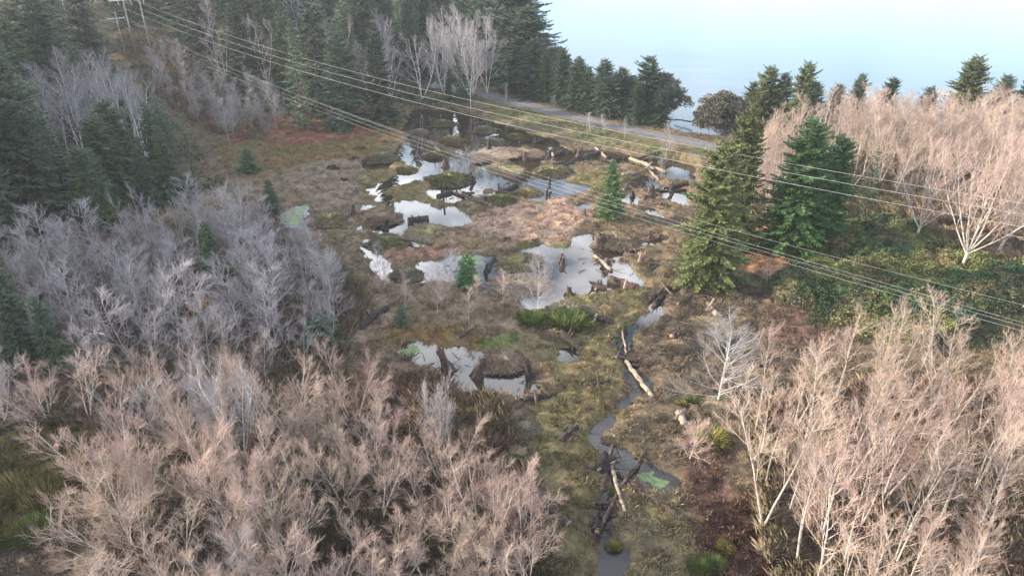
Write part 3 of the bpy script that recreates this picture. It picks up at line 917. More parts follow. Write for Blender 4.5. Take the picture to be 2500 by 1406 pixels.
def conifer(x, y, h, style, tone, name='spruce_tree', group=None, label=None, wide=1.0, variant=None, cat='tree', lean=0.0):
    i = variant if variant is not None else int(rng.integers(len(CON[style])))
    e = obj(name, None)
    z = float(zt(x, y))
    e.location = (x, y, z - 0.05)
    s = h / CSPEC[style][0]
    e.scale = (s * wide, s * wide, s)
    e.rotation_euler = (rng.normal(0, 0.02), lean + rng.normal(0, 0.02), rng.uniform(0, 6.28))
    obj('trunk', CON[style][i][0], e); obj('crown', crown_of(style, i, tone), e)
    tag(e, label, cat, group)
    TREES.append(dict(o=e, x=x, y=y, z=z, h=h, kind=name, tone=tone, style=style, done=label is not None))
    return e


def at_px(px, py, top, f, *a, **k):
    """plant a tree at the place whose foot the survey shows at (px, py), its top seen at row top"""
    x, y = gp(px, py, 0.3)
    h = height_to(y, float(zt(x, y)), top)
    return f(x, y, h, *a, **k)


# trees of their own look, placed one by one: foot px, foot py, top py, style, tone, width, label
G_RO = 'evergreens lining the gravel road'
for q in [
    (1722, 690, 345, 'broad', 'needle_gold', 0.84, 'big broad yellow-green spruce standing alone beside the right pond edge', None),
    (1792, 600, 250, 'broad', 'needle_gold', 0.55, 'narrow tall yellow-green spruce right behind the big broad spruce', None),
    (1487, 533, 392, 'young', 'needle_bright', 0.95, 'small bright green cone-shaped spruce alone on the pink marsh field', None),
    (1925, 612, 296, 'broad', 'needle_fresh', 0.98, 'dark dense cedar with drooping boughs above the bramble bank', None),
    (2010, 600, 335, 'broad', 'needle_fresh', 0.75, 'second dark cedar close against the dense one, with a lower top', None),
    (2105, 545, 355, 'ragged', 'needle_mid', 0.62, 'loose mid-green cedar on the right flank of the dark cedars', None),
    (1142, 697, 625, 'bush', 'needle_bright', 1.05, 'feathery bright green young spruce by the dark log in the middle pond', None),
    (536, 692, 545, 'young', 'needle_mid', 0.85, 'young green spruce with yellowish top rising out of the grey thicket', None),
    (668, 522, 438, 'young', 'needle_dark', 1.1, 'small dark spruce beside the green duckweed pool', None),
    (708, 682, 640, 'bush', 'needle_dark', 0.9, 'little dark spruce half hidden in the grey thicket', None),
    (482, 478, 255, 'ragged', 'needle_mid', 0.62, 'pale ragged spruce with bare grey top at the thicket edge', None),
    (608, 418, 365, 'bush', 'needle_mid', 1.25, 'small round green spruce on the red bog edge', None),
    (70, 880, 640, 'broad', 'needle_dark', 0.62, 'dark spruce with bluish boughs, lowest on the left edge', None),
    (150, 900, 720, 'broad', 'needle_dark', 0.6, 'short dark spruce beside the bluish one on the left edge', None),
    (170, 905, 830, 'bush', 'needle_mid', 1.0, 'small yellow-green spruce below the dark spruces at left', None),
    (982, 795, 745, 'bush', 'needle_dark', 0.85, 'little dark green spruce bush near the long black log', None),
    (795, 850, 770, 'bush', 'needle_dark', 1.2, 'dark green spruce bush at the lower end of the long black log', None),
    (1570, 305, 138, 'broad', 'needle_dark', 0.82, 'largest dark spruce at the right end of the roadside row', G_RO),
    (1510, 300, 165, 'tall', 'needle_dark', 0.8, 'slim dark spruce just left of the largest roadside spruce', G_RO),
    (1466, 292, 148, 'tall', 'needle_dark', 0.75, 'slender pointed spruce standing alone against the bay by the road', G_RO),
    (1432, 285, 165, 'broad', 'needle_mid', 0.6, 'short bushy roadside spruce left of the slender pointed one', G_RO),
    (1405, 278, 140, 'broad', 'needle_dark', 0.75, 'full dark roadside spruce midway along the road', G_RO),
    (1372, 268, 118, 'broad', 'needle_dark', 0.62, 'roadside spruce with a sharp top next to the full dark one', G_RO),
    (1330, 258, 125, 'broad', 'needle_mid', 0.66, 'greener roadside spruce near the tall forest edge', G_RO),
    (1300, 250, 95, 'tall', 'needle_dark', 0.9, 'roadside spruce leaning into the tall forest edge', G_RO),
    (1285, 232, 20, 'tall', 'needle_dark', 1.0, 'tall dark spruce at the corner of the forest where the bay opens', G_RO),
    (1262, 205, -60, 'tall', 'needle_dark', 1.05, 'tallest dark spruce on the forest edge with boughs over the bay', G_RO),
    (1128, 256, 138, 'broad', 'needle_dark', 0.62, 'dense blue-green spruce in front of the white-branched maple', None),
    (1095, 250, 170, 'broad', 'needle_mid', 0.55, 'rounded green spruce left of the dense blue-green one', None),
    (845, 275, 195, 'broad', 'needle_mid', 0.7, 'short green spruce at the upper edge of the marsh', None),
    (785, 290, 215, 'broad', 'needle_dark', 0.75, 'short dark spruce over the red bog strip', None),
    (725, 275, 190, 'broad', 'needle_dark', 0.7, 'dark spruce left of the short one over the red bog', None),
]:
    px, py, top, st, tone, wd_, lab, grp = q
    at_px(px, py, top, conifer, 'broad' if grp else st, tone, 'spruce_tree', grp, lab, wide=wd_ * (1.4 if grp else 1.0))

# evergreens on the right shore, seen over the alder slope
G_SH = 'evergreens on the far right shore'
for (px, yy, top, st, tone, wd_, lab) in [
    (1832, 122, 200, 'broad', 'needle_gold', 0.75, 'leftmost yellow-green spruce of the shore clump right of the inlet'),
    (1868, 120, 165, 'broad', 'needle_gold', 0.8, 'yellow-green spruce with the highest top in the shore clump'),
    (1905, 119, 178, 'broad', 'needle_mid', 0.7, 'mid-green spruce in the middle of the shore clump'),
    (1952, 116, 152, 'broad', 'needle_gold', 0.72, 'bright spruce at the right of the shore clump'),
    (1985, 114, 205, 'broad', 'needle_dark', 0.7, 'dark short spruce closing the right side of the shore clump'),
    (2035, 118, 208, 'tall', 'needle_dark', 0.8, 'little dark spruce top peeping over the slope beside the shore clump'),
    (2085, 118, 184, 'broad', 'needle_mid', 0.62, 'small green spruce top between the clump and the dark shore spruce'),
    (2165, 118, 190, 'broad', 'needle_dark', 0.66, 'dark shore spruce with uneven boughs over the alder slope'),
    (2262, 118, 212, 'tall', 'needle_dark', 0.85, 'low dark spruce top left of the big shore spruce'),
    (2352, 116, 138, 'broad', 'needle_gold', 0.78, 'big full pale green spruce above the alder slope'),
    (2436, 118, 186, 'tall', 'needle_dark', 0.8, 'thin spruce top right of the big shore spruce'),
    (2496, 116, 178, 'broad', 'needle_mid', 0.7, 'spruce cut by the right edge of the photo above the alder slope'),
    (1778, 122, 250, 'broad', 'needle_gold', 0.6, 'short yellow-green spruce between the shore pine and the clump'),
]:
    x = (px - CX) / F * (yy * cP + H * sP) * 0.985
    conifer(x, yy, height_to(yy, float(zt(x, yy)), top), 'broad', tone, 'spruce_tree', G_SH, lab, wide=wd_ * 1.3)


# shore pines with rounded crowns
def gen_pine(seed, h, rad):
    r_ = np.random.default_rng(seed); wood = []; K = []
    top = np.array([r_.normal(0, .4), r_.normal(0, .4), h * 0.8])
    pts, ds = wander(r_, np.array([0, 0, -.2]), np.array([.1, 0, 1.]), h * 0.8, 6, 0.16, 0.05, 0.02, 0.08, wood)
    for i in range(48):
        f = r_.uniform(0.05, 1.0); a = r_.random() * 6.28
        q = pts[min(int(f * 6), 5)]
        c = np.array([math.cos(a) * rad * r_.uniform(.35, 1) * math.sin(math.pi * min(f * .75 + .15, 1)), math.sin(a) * rad * r_.uniform(.35, 1) * math.sin(math.pi * min(f * .75 + .15, 1)), h * (0.22 + 0.72 * f)])
        wood.append((q, c, 0.05, 0.02))
        s = r_.uniform(0.7, 1.25)
        for j in range(170):
            d = r_.normal(0, 1, 3); d[2] = abs(d[2]) * 0.8 - 0.25; d /= np.linalg.norm(d)
            K.append((c + d * np.array([s, s, s * 0.55]) * r_.uniform(0.5, 1), d + r_.normal(0, .5, 3), 0.34, 0.09))
    return wood, K


PINES = []
for i in range(2):
    wd, K = gen_pine(900 + i, 6.0, 3.2)
    PINES.append((seg_mesh('trunk', wd, 5, M['bark_grey']), kite_mesh('crown', K, M['needle_pine'], i)))
for (px, py, top, v, wd_, lab) in [
    (1618, 300, 182, 0, 0.95, 'round grey-green shore pine left of the bay inlet'),
    (1600, 296, 215, 1, 0.8, 'lower round pine tucked behind the largest roadside spruce'),
    (1748, 345, 228, 1, 1.0, 'round brownish shore pine right of the bay inlet'),
    (1705, 338, 262, 0, 0.62, 'low spreading pine bough leaning over the inlet'),
    (1775, 345, 240, 0, 0.9, 'brownish pine behind the inlet pine, touching the yellow-green spruces'),
    (1345, 235, 118, 1, 0.8, 'pale brown pine behind the roadside spruces at the bay edge'),
]:
    x, y = gp(px, py, 0.3); hh = height_to(y, float(zt(x, y)), top)
    e = obj('shore_pine', None); e.location = (x, y, float(zt(x, y))); s = hh / 6.0; e.scale = (s * wd_, s * wd_, s); e.rotation_euler = (0, 0, rng.uniform(0, 6.28))
    obj('trunk', PINES[v][0], e); obj('crown', PINES[v][1], e)
    tag(e, lab, 'tree', 'rounded pines on the shore')

# bare trees of their own look
for q in [
    (1312, 775, 640, 'fan', 'white', 0.8, 'slender white-stemmed young alder on the green grass by the middle pond', 'bare_alder'),
    (1752, 985, 805, 'fan', 'white', 1.15, 'pale wide-crowned alder alone on the brown flat right of the stream', 'bare_alder'),
    (1868, 712, 640, 'fan', 'tan', 0.8, 'small bare alder at the foot of the orange clearing', 'bare_alder'),
    (927, 660, 600, 'sapling', 'white', 1.3, 'thin pale sapling on the left tip of the middle pond', 'bare_alder'),
    (1098, 690, 615, 'sapling', 'grey', 1.5, 'grey bare sapling in the water left of the feathery spruce', 'bare_alder'),
    (1682, 1125, 1030, 'fan', 'tan', 1.2, 'small bare bush-like alder below the pale crossed log', 'bare_alder'),
    (1150, 245, 38, 'spread', 'white', 0.95, 'big white-branched maple glowing among the dark forest evergreens', 'bare_maple'),
    (1085, 235, 50, 'spread', 'white', 0.8, 'white-branched maple left of the big one in the dark forest', 'bare_maple'),
    (1030, 245, 85, 'crown', 'white', 1.2, 'crooked pale tree over the head of the marsh', 'bare_maple'),
    (1190, 240, 55, 'crown', 'white', 1.0, 'pale bare tree between the big maple and the roadside spruces', 'bare_maple'),
    (955, 245, 105, 'crown', 'white', 1.2, 'grey bare tree leaning over the upper wires near the marsh head', 'bare_maple'),
    (905, 245, 100, 'crown', 'grey', 1.2, 'grey bare tree with drooping limbs left of the marsh head', 'bare_maple'),
    (850, 165, 20, 'white', 'white', 1.1, 'tall thin white-trunked tree in the dark forest left of the maples', 'bare_maple'),
    (890, 150, 15, 'white', 'white', 1.0, 'second tall white-trunked tree in the dark forest', 'bare_maple'),
    (1235, 262, 200, 'crown', 'white', 0.6, 'small pale bare tree on the near side of the gravel road', 'bare_alder'),
    (1350, 290, 235, 'sapling', 'grey', 1.2, 'thin grey sapling leaning over the gravel road', 'bare_alder'),
    (1253, 225, 140, 'crown', 'white', 0.65, 'small vase-shaped pale tree behind the gravel road', 'bare_alder'),
    (1290, 235, 180, 'sapling', 'white', 1.2, 'short white-stemmed tree at the far side of the road', 'bare_alder'),
    (1440, 335, 278, 'sapling', 'white', 1.6, 'bare white bush by the road opposite the slender spruce', 'bare_alder'),
    (1472, 340, 280, 'sapling', 'white', 1.2, 'bare whitish sapling between road and log jam', 'bare_alder'),
    (1523, 352, 285, 'crown', 'white', 0.6, 'forked white bare tree on the pond side of the road', 'bare_alder'),
    (1625, 385, 308, 'sapling', 'grey', 1.1, 'thin dark-stemmed tree by the pond near the inlet', 'bare_alder'),
    (1615, 432, 375, 'sapling', 'grey', 1.0, 'short dark-stemmed tree standing in the upper right pond', 'bare_alder'),
    (755, 285, 205, 'sapling', 'white', 1.1, 'slim white bare tree above the red bog strip', 'bare_alder'),
    (620, 322, 245, 'sapling', 'grey', 1.2, 'slim grey bare tree at the left end of the red bog strip', 'bare_alder'),
    (2345, 665, 345, 'great', 'tan', 1.0, 'great many-stemmed alder with a white low fork behind the brambles', 'bare_alder'),
    (2230, 605, 350, 'great', 'tan', 0.95, 'dense many-stemmed alder between the dark cedars and the great one', 'bare_alder'),
    (2440, 610, 350, 'great', 'tan', 0.9, 'fanning pale alder up the slope right behind the great one', 'bare_alder'),
    (2485, 690, 420, 'white', 'tan', 1.0, 'white-trunked alder at the right edge of the photo behind the brambles', 'bare_alder'),
    (2035, 985, 770, 'white', 'tan', 0.9, 'pale alder with the high lone top, left of a pair under the brambles', 'bare_alder'),
    (2135, 970, 762, 'white', 'tan', 0.9, 'pale alder with the high lone top, right of a pair under the brambles', 'bare_alder'),
    (245, 800, 660, 'crown', 'white', 0.6, 'lichen-white crooked tree standing out of the grey thicket', 'bare_alder'),
    (205, 855, 718, 'crown', 'white', 0.75, 'lichen-white tree near the bluish dark spruces at left', 'bare_alder'),
    (650, 945, 805, 'crown', 'grey', 0.95, 'round-crowned grey tree below the orange-leaved shrub', 'bare_alder'),
    (810, 850, 720, 'crown', 'white', 0.85, 'pale wide-limbed tree over the lower end of the long black log', 'bare_alder'),
    (590, 1120, 880, 'spread', 'white', 0.75, 'large many-stemmed pale tree near the dark ditch', 'bare_alder'),
    (1075, 1110, 950, 'spread', 'grey', 0.7, 'upright grey many-stemmed willow beside the lower pond', 'bare_willow'),
    (1185, 1345, 1150, 'spread', 'tan', 0.95, 'wide warm-toned willow beside the tapered dark log', 'bare_willow'),
    (700, 1420, 1230, 'spread', 'tan', 0.95, 'wide bright-limbed willow near the bottom edge of the photo', 'bare_willow'),
]:
    px, py, top, st, tone, wd_, lab, nm = q
    at_px(px, py, top, bare, st, tone, nm, None, lab, wide=wd_)


def in_view(x, y, z0, z1, mx=0.07):
    for z in (z0, z1):
        if y < 3: return False
        px, py = project(x, y, z)
        if -2500 * mx < px < 2500 * (1 + mx) and -1406 * 0.05 < py < 1406 * 1.16: return True
    px0, py0 = project(x, y, z0); px1, py1 = project(x, y, z1)
    return -2500 * mx < px0 < 2500 * (1 + mx) and py0 > 0 > py1


def scatter(poly_px, spacing, f, avoid=(), maxn=400, seed=0, far=0.0, zfar=0.3):
    """trees at least a spacing apart inside an outlined stand"""
    r_ = np.random.default_rng(seed)
    g = gpoly(poly_px, zfar)
    x0, y0 = g.min(0); x1, y1 = g.max(0)
    got = []
    area = (x1 - x0) * (y1 - y0)
    n = int(min(60000, area / spacing ** 2 * 14))
    cx = r_.uniform(x0, x1, n); cy = r_.uniform(y0, y1, n)
    k = inpoly(g, cx, cy)
    for a in avoid: k &= ~inpoly(a, cx, cy)
    cx, cy = cx[k], cy[k]
    others = np.array([(t['x'], t['y']) for t in TREES])
    for x, y in zip(cx, cy):
        sp = spacing * (1 + far * max(0, y - 100) / 100)
        if got and min((x - a) ** 2 + (y - b) ** 2 for a, b in got[-600:]) < sp * sp: continue
        if len(others) and np.min((others[:, 0] - x) ** 2 + (others[:, 1] - y) ** 2) < (sp * 0.6) ** 2: continue
        if mask_at(wmb, x, y) > 0.2 or mask_at(bmb, x, y) > 0.1 or mask_at(rd, x, y) < 5: continue
        z = float(zt(x, y))
        if not in_view(x, y, z, z + 12): continue
        got.append((x, y))
        f(x, y, r_)
        if len(got) >= maxn: break
    return len(got)


FERN = gpoly([(-200,1075),(0,1060),(205,1040),(260,1090),(275,1250),(245,1450),(220,1700),(-300,1700)])
DITCH = gpoly([(650,1075),(670,960),(840,880),(860,950),(760,1060)])
CORR = gpoly([(300,60),(345,45),(430,105),(540,215),(660,285),(640,335),(540,325),(430,265),(340,190),(285,110)], 1)
BOG = gpoly([(500,300),(900,250),(980,270),(900,420),(700,520),(560,470),(520,400)])


OPEN = [gpoly(p) for p in ([(490,690),(585,690),(600,830),(480,830)], [(630,522),(715,522),(725,620),(620,620)], [(680,682),(740,682),(745,760),(675,760)],
    [(0,880),(230,895),(245,1030),(-20,1030)], [(470,775),(545,775),(555,860),(460,860)], [(760,890),(810,830),(950,745),(1010,800),(1000,905),(900,1010),(750,1010)], [(660,548),(770,548),(800,650),(650,650)])]


def f_thicket(x, y, r_):
    s = r_.random()
    if s < 0.72: bare(x, y, r_.uniform(5.5, 8.0), 'sapling', 'grey', 'thicket_alder', 'grey alders of the left thicket', wide=r_.uniform(1.1, 1.5))
    else: bare(x, y, r_.uniform(5.5, 7.8), 'crown', 'grey' if r_.random() < 0.9 else 'white', 'thicket_alder', 'grey alders of the left thicket', wide=0.8)


n1 = scatter([(-200,770),(0,720),(100,690),(300,640),(420,610),(560,590),(640,575),(700,600),(780,690),(850,735),(870,800),(800,830),(760,850),(700,880),(650,930),(560,960),(300,960),(0,980),(-200,990)], 2.5, f_thicket, OPEN, 230, 21)
n2 = scatter([(-200,985),(0,975),(300,955),(560,955),(700,900),(830,870),(960,850),(1000,880),(860,960),(700,1100),(640,1250),(560,1560),(-250,1560)], 3.0,
             lambda x, y, r_: bare(x, y, r_.uniform(4.6, 6.8), ('crown', 'spread', 'spread')[int(r_.integers(3))], 'grey' if r_.random() < 0.3 else 'tan', 'thicket_alder', 'sparse bare trees of the lower left', wide=r_.uniform(0.85, 1.15)),
             (FERN, DITCH, *OPEN), 90, 22)
n3 = scatter([(850,1010),(950,1000),(1010,1050),(1090,1120),(1190,1180),(1240,1240),(1280,1340),(1310,1560),(540,1560),(650,1250),(740,1100)], 2.45,
             lambda x, y, r_: bare(x, y, r_.uniform(4.0, 6.0), ('spread', 'spread', 'crown')[int(r_.integers(3))], 'tan', 'bare_willow', 'pinkish willows of the bottom middle', wide=r_.uniform(0.85, 1.15)),
             (), 90, 23)
n4 = scatter([(1770,1190),(1850,1040),(1960,1060),(2150,1000),(2350,985),(2500,985),(2750,1010),(2750,1650),(1990,1650),(1930,1420),(1840,1300)], 2.15,
             lambda x, y, r_: bare(x, y, r_.uniform(6.8, 9.5), 'white' if r_.random() < 0.72 else 'crown', 'tan', 'bare_alder', 'white-trunked alders of the lower right', wide=r_.uniform(0.75, 1.0)),
             (), 110, 24)
n5 = scatter([(1800,540),(1830,440),(1950,395),(2100,385),(2300,382),(2500,380),(2800,380),(2800,660),(2560,600),(2480,560),(2400,520),(2250,490),(2170,480),(2080,470),(1960,440),(1900,480),(1860,560)], 2.15,
             lambda x, y, r_: bare(x, y, r_.uniform(8.2, 10.5), ('white', 'crown', 'crown')[int(r_.integers(3))], 'tan', 'slope_alder', 'tan alders on the right slope', wide=r_.uniform(0.85, 1.1)),
             (), 275, 25)
n6 = scatter([(60,350),(120,300),(260,270),(345,310),(370,370),(250,400),(120,390)], 3.0,
             lambda x, y, r_: bare(x, y, r_.uniform(11, 14), 'white', 'white', 'grey_alder', 'pale alders beside the power line clearing', wide=0.9), (CORR,), 26, 26, zfar=3)
n7 = scatter([(470,290),(540,235),(640,235),(700,280),(670,335),(560,350)], 3.0,
             lambda x, y, r_: bare(x, y, r_.uniform(4.5, 6.5), 'sapling', 'grey', 'grey_alder', 'grey saplings at the foot of the clearing', wide=1.1), (), 34, 27)
n15 = scatter([(345,150),(420,150),(540,245),(600,300),(500,300),(390,235)], 4.2,
             lambda x, y, r_: bare(x, y, r_.uniform(3.5, 6), 'sapling' if r_.random() < .6 else 'crown', 'grey', 'grey_alder', 'grey saplings at the foot of the clearing', wide=1.2), (), 18, 35, zfar=0.5)
n8 = scatter([(430,80),(560,170),(700,240),(900,230),(1150,210),(1240,150),(1200,60),(800,60),(500,40)], 7,
             lambda x, y, r_: bare(x, y, r_.uniform(11, 16), 'white' if r_.random() < .5 else 'crown', 'white' if r_.random() < .5 else 'grey', 'bare_maple', 'grey bare trees among the forest evergreens', wide=0.9), (CORR,), 60, 28, 0.5, zfar=5)
n9 = scatter([(920,690),(1180,710),(1240,740),(1180,790),(1060,800),(940,770)], 2.4,
             lambda x, y, r_: bare(x, y, r_.uniform(2.0, 3.6), 'spread' if r_.random() < .5 else 'sapling', 'tan', 'bare_willow', 'low willows on the brown bank below the middle pond', wide=1.0), (), 26, 29)


def f_left(x, y, r_):
    conifer(x, y, (r_.uniform(14, 19) if project(x, y, 0)[0] < 150 else r_.uniform(8, 12.5)), 'tall' if r_.random() < 0.4 else ('ragged' if r_.random() < .6 else 'broad'), 'needle_mid' if r_.random() < .45 else 'needle_dark', 'spruce_tree', 'tall evergreens of the left forest', wide=r_.uniform(0.9, 1.15))


n10 = scatter([(-260,640),(0,600),(120,575),(300,530),(420,480),(470,400),(400,330),(330,290),(180,330),(0,380),(-260,430)], 4.6, f_left, (CORR, BOG), 70, 30, zfar=1)
n11 = scatter([(-200,420),(0,330),(120,250),(215,130),(225,20),(150,-30),(-250,-30)], 7,
              lambda x, y, r_: conifer(x, y, r_.uniform(15, 22), 'tall' if r_.random() < .6 else 'ragged', 'needle_mid' if r_.random() < .5 else 'needle_dark', 'spruce_tree', 'evergreens left of the power line clearing', wide=1.1), (CORR,), 60, 31, 0.4, zfar=8)
n12 = scatter([(395,40),(430,95),(560,215),(690,280),(800,270),(920,255),(1080,240),(1160,225),(1250,215),(1285,190),(1282,120),(1262,60),(1248,-40),(900,-40),(600,-40),(380,-40)], 5.6,
              lambda x, y, r_: conifer(x, y, r_.uniform(15, 23), 'tall' if r_.random() < .65 else ('ragged' if r_.random() < .4 else 'broad'), 'needle_dark' if r_.random() < .7 else 'needle_mid', 'spruce_tree', 'evergreens of the far forest', wide=r_.uniform(0.95, 1.2)), (CORR, gpoly([(860,205),(1240,185),(1250,300),(860,300)])), 170, 32, 0.55, zfar=4)
n14 = scatter([(1285,262),(1480,303),(1625,322),(1625,300),(1480,272),(1300,228)], 2.6,
              lambda x, y, r_: conifer(x, y, r_.uniform(4.5, 8.5), 'broad', 'needle_dark' if r_.random() < .6 else 'needle_mid', 'spruce_tree', G_RO, wide=1.25), (), 22, 34, zfar=1)
n13 = scatter([(120,100),(235,95),(300,95),(345,60),(380,30),(400,-40),(120,-40)], 7,
              lambda x, y, r_: conifer(x, y, r_.uniform(10, 16), 'tall' if r_.random() < .5 else 'ragged', 'needle_mid', 'spruce_tree', 'evergreens left of the power line clearing', wide=1.1) if r_.random() < .6 else bare(x, y, r_.uniform(9, 12), 'white', 'white', 'grey_alder', 'pale alders beside the power line clearing'), (), 40, 33, 0.2, zfar=0)
print('stands', n1, n2, n3, n4, n5, n6, n7, n8, n9, n10, n11, n12, len(TREES))

# ------------------------------------------------------------------ ground cover nobody could count
def blades(name, X, Y, Z, C, hmin, hmax, wid, per, label, droop=0.6, seed=3):
    r_ = np.random.default_rng(seed)
    X = np.repeat(X, per); Y = np.repeat(Y, per); Z = np.repeat(Z, per); C = np.repeat(C, per, 0)
    n = len(X)
    az = r_.random(n) * 6.283; L_ = r_.uniform(hmin, hmax, n); t = r_.uniform(0.15, 1.0, n) * droop * 1.9
    u = np.stack([np.cos(az), np.sin(az), np.zeros(n)], 1)
    tip = u * (np.sin(t) * L_)[:, None] + np.stack([0 * az, 0 * az, np.cos(t) * L_], 1)
    b = np.stack([X + r_.normal(0, .08, n), Y + r_.normal(0, .08, n), Z - 0.03], 1)
    wv = np.stack([-np.sin(az + r_.normal(0, .8, n)), np.cos(az), r_.normal(0, .3, n)], 1) * (wid * r_.uniform(0.6, 1.3, n))[:, None]
    mid = b + tip * 0.55 + np.stack([0 * az, 0 * az, L_ * 0.12], 1)
    V = np.stack([b, mid + wv, b + tip, mid - wv], 1).reshape(-1, 3)
    i = np.arange(n)[:, None] * 4
    T = np.concatenate([np.concatenate([i, i + 1, i + 2], 1), np.concatenate([i, i + 2, i + 3], 1)])
    o = obj(name, mesh_np(name, V, [T], [M['grass']], np.repeat(C, 4, 0)))
    tag(o, label, None, None, 'stuff')
    return o


def spread_pts(n, seed, x0=-70, x1=75, ymax=165, p=0.55):
    """points over the marsh, thicker near the near end"""
    r_ = np.random.default_rng(seed)
    y = 17 + (ymax - 17) * r_.random(n) ** (1 / p) if p < 1 else 17 + (ymax - 17) * r_.random(n)
    y = 17 + (ymax - 17) * r_.random(n) ** 1.35
    x = r_.uniform(-0.9, 0.9, n) * (y + 12)
    return x, y, r_


w_thick = [gpoly(p) for p in (
    [(-300,1600),(-300,640),(380,560),(640,540),(720,590),(830,660),(900,740),(850,850),(830,960),(1000,880),(1240,1000),(1290,1180),(1330,1330),(1400,1600)],
    [(1850,1000),(2100,940),(2800,940),(2800,1650),(1950,1650),(1850,1350)],
    [(1780,520),(1830,400),(2000,380),(2900,370),(2900,680),(2450,660),(2150,560),(1900,560)])]
gx, gy, r_ = spread_pts(480000, 41)
gz = zt(gx, gy)
k = (gz > 0.06) & (mask_at(rd, gx, gy) > 2.9) & (mask_at(bmb, gx, gy) < 0.3) & (mask_at(brm, gx, gy) < 0.3)
k &= fbm(gx * 1.5, gy * 1.5, 3) > 0.38 + 0.25 * r_.random(len(gx))
gx, gy, gz = gx[k], gy[k], gz[k]
gcol = ground_col(gx, gy)
n_ = len(gx)
gcol = gcol * (r_.uniform(0.8, 1.7, n_) * (0.55 + 1.1 * fbm(gx * 0.8 + 70, gy * 0.8, 3)))[:, None]
straw = (r_.random(n_) < 0.26)[:, None]
gcol = np.where(straw, gcol * 0.5 + np.array((0.22, 0.17, 0.115)) * 0.5, gcol)
blades('marsh_grass', gx, gy, gz, gcol, 0.16, 0.5, 0.026, 3, 'short matted marsh grass and sedge', 0.75, 5)

# tangled low brush under the bare stands
bx, by, r_ = spread_pts(300000, 43, ymax=175)
k = np.zeros(len(bx), bool)
for p in w_thick: k |= inpoly(p, bx, by)
k |= inpoly(CORR, bx, by)
bz = zt(bx, by)
k &= (bz > 0.05) & (fbm(bx * 0.35 + 9, by * 0.35, 3) > 0.36) & ~inpoly(FERN, bx, by)
bx, by, bz = bx[k], by[k], bz[k]
n_ = len(bx)
bc = np.array((0.30, 0.22, 0.165)) * r_.uniform(0.5, 1.5, n_)[:, None]
m_ = np.clip((fbm(bx * 0.2, by * 0.2, 3) - .42) / .2, 0, 1)[:, None]
bc = bc * (1 - 0.7 * m_) + np.array((0.26, 0.235, 0.13)) * 0.7 * m_ * r_.uniform(0.6, 1.3, n_)[:, None]
blades('brush', bx, by, bz, bc, 0.5, 1.3, 0.006, 8, 'tangled leafless brush under the bare trees', 0.5, 6)


def leaf_mass(name, X, Y, Z, C, size, label, seed=8, kind='stuff'):
    r_ = np.random.default_rng(seed); n = len(X)
    d = r_.normal(0, 1, (n, 3)); d[:, 2] *= 0.5; d /= np.linalg.norm(d, axis=1, keepdims=True)
    nn = r_.normal(0, 0.6, (n, 3)) + np.array([0, 0, 1.0])
    s = np.cross(d, nn); s /= np.linalg.norm(s, axis=1, keepdims=True)
    Ls = (size * r_.uniform(0.6, 1.4, n))[:, None]
    P = np.stack([X, Y, Z], 1)
    V = np.stack([P - d * Ls, P + s * Ls * 0.55, P + d * Ls, P - s * Ls * 0.55], 1).reshape(-1, 3)
    i = np.arange(n)[:, None] * 4
    q = np.concatenate([i, i + 1, i + 2, i + 3], 1)
    o = obj(name, mesh_np(name, V, [q], [M['grass']], np.repeat(C, 4, 0)))
    if kind: tag(o, label, None, None, kind)
    return o


# bramble bank
r_ = np.random.default_rng(51)
g0, g1 = BRAMBLE.min(0), BRAMBLE.max(0)
n_ = 230000
qx = r_.uniform(g0[0] - 1, g1[0] + 1, n_); qy = r_.uniform(g0[1] - 1, g1[1] + 1, n_)
k = mask_at(brm, qx, qy) > r_.random(n_) * 0.8 + 0.1
qx, qy = qx[k], qy[k]; n_ = len(qx)
qh = (fbm(qx * 0.8, qy * 0.8, 3)) * 0.7
qz = zt(qx, qy) + qh * np.sqrt(r_.random(n_)) * 1.1
hue = np.clip((fbm(qx * 0.28 + 7, qy * 0.28, 4) - .40) / .2, 0, 1)[:, None]
qc = np.array((0.030, 0.064, 0.029)) * (1 - hue) + np.array((0.115, 0.122, 0.044)) * hue
dead = np.clip((fbm(qx * 0.35 + 47, qy * 0.35, 4) - .56) / .08, 0, 1)[:, None] * .3
qc = qc * (1 - dead) + np.array((0.20, 0.125, 0.08)) * dead
qc = qc * (r_.uniform(0.5, 1.7, n_) * (0.5 + fbm(qx * 0.9, qy * 0.9 + 30, 2)))[:, None]
leaf_mass('bramble_thicket', qx, qy, qz, qc, 0.115, 'dense green bramble and ivy bank')

# evergreen shrubs on the forest floor
r_ = np.random.default_rng(52)
zones = [gpoly(p, 2) for p in ([(-300,620),(0,590),(300,530),(470,470),(560,440),(430,290),(240,150),(220,-30),(-300,-30)], [(430,90),(560,235),(700,300),(840,295),(940,268),(1165,240),(1290,232),(1480,300),(1620,312),(1630,285),(1500,260),(1300,190),(1262,60),(1248,-40),(400,-40)])]
n_ = 260000
qx = r_.uniform(-130, 40, n_); qy = r_.uniform(70, 290, n_)
k = np.zeros(n_, bool)
for p in zones: k |= inpoly(p, qx, qy)
k &= (fbm(qx * 0.28, qy * 0.28, 3) > 0.45) & (mask_at(rd, qx, qy) > 5) & (mask_at(bmb, qx, qy) < 0.2) & (mask_at(wmb, qx, qy) < .2) & ~inpoly(CORR, qx, qy) & ~inpoly(BOG, qx, qy)
qx, qy = qx[k], qy[k]; n_ = len(qx)
hh = np.clip(fbm(qx * 0.28, qy * 0.28, 3) - 0.43, 0, 1) * 9
qz = zt(qx, qy) + hh * r_.random(n_) ** 0.6 + 0.1
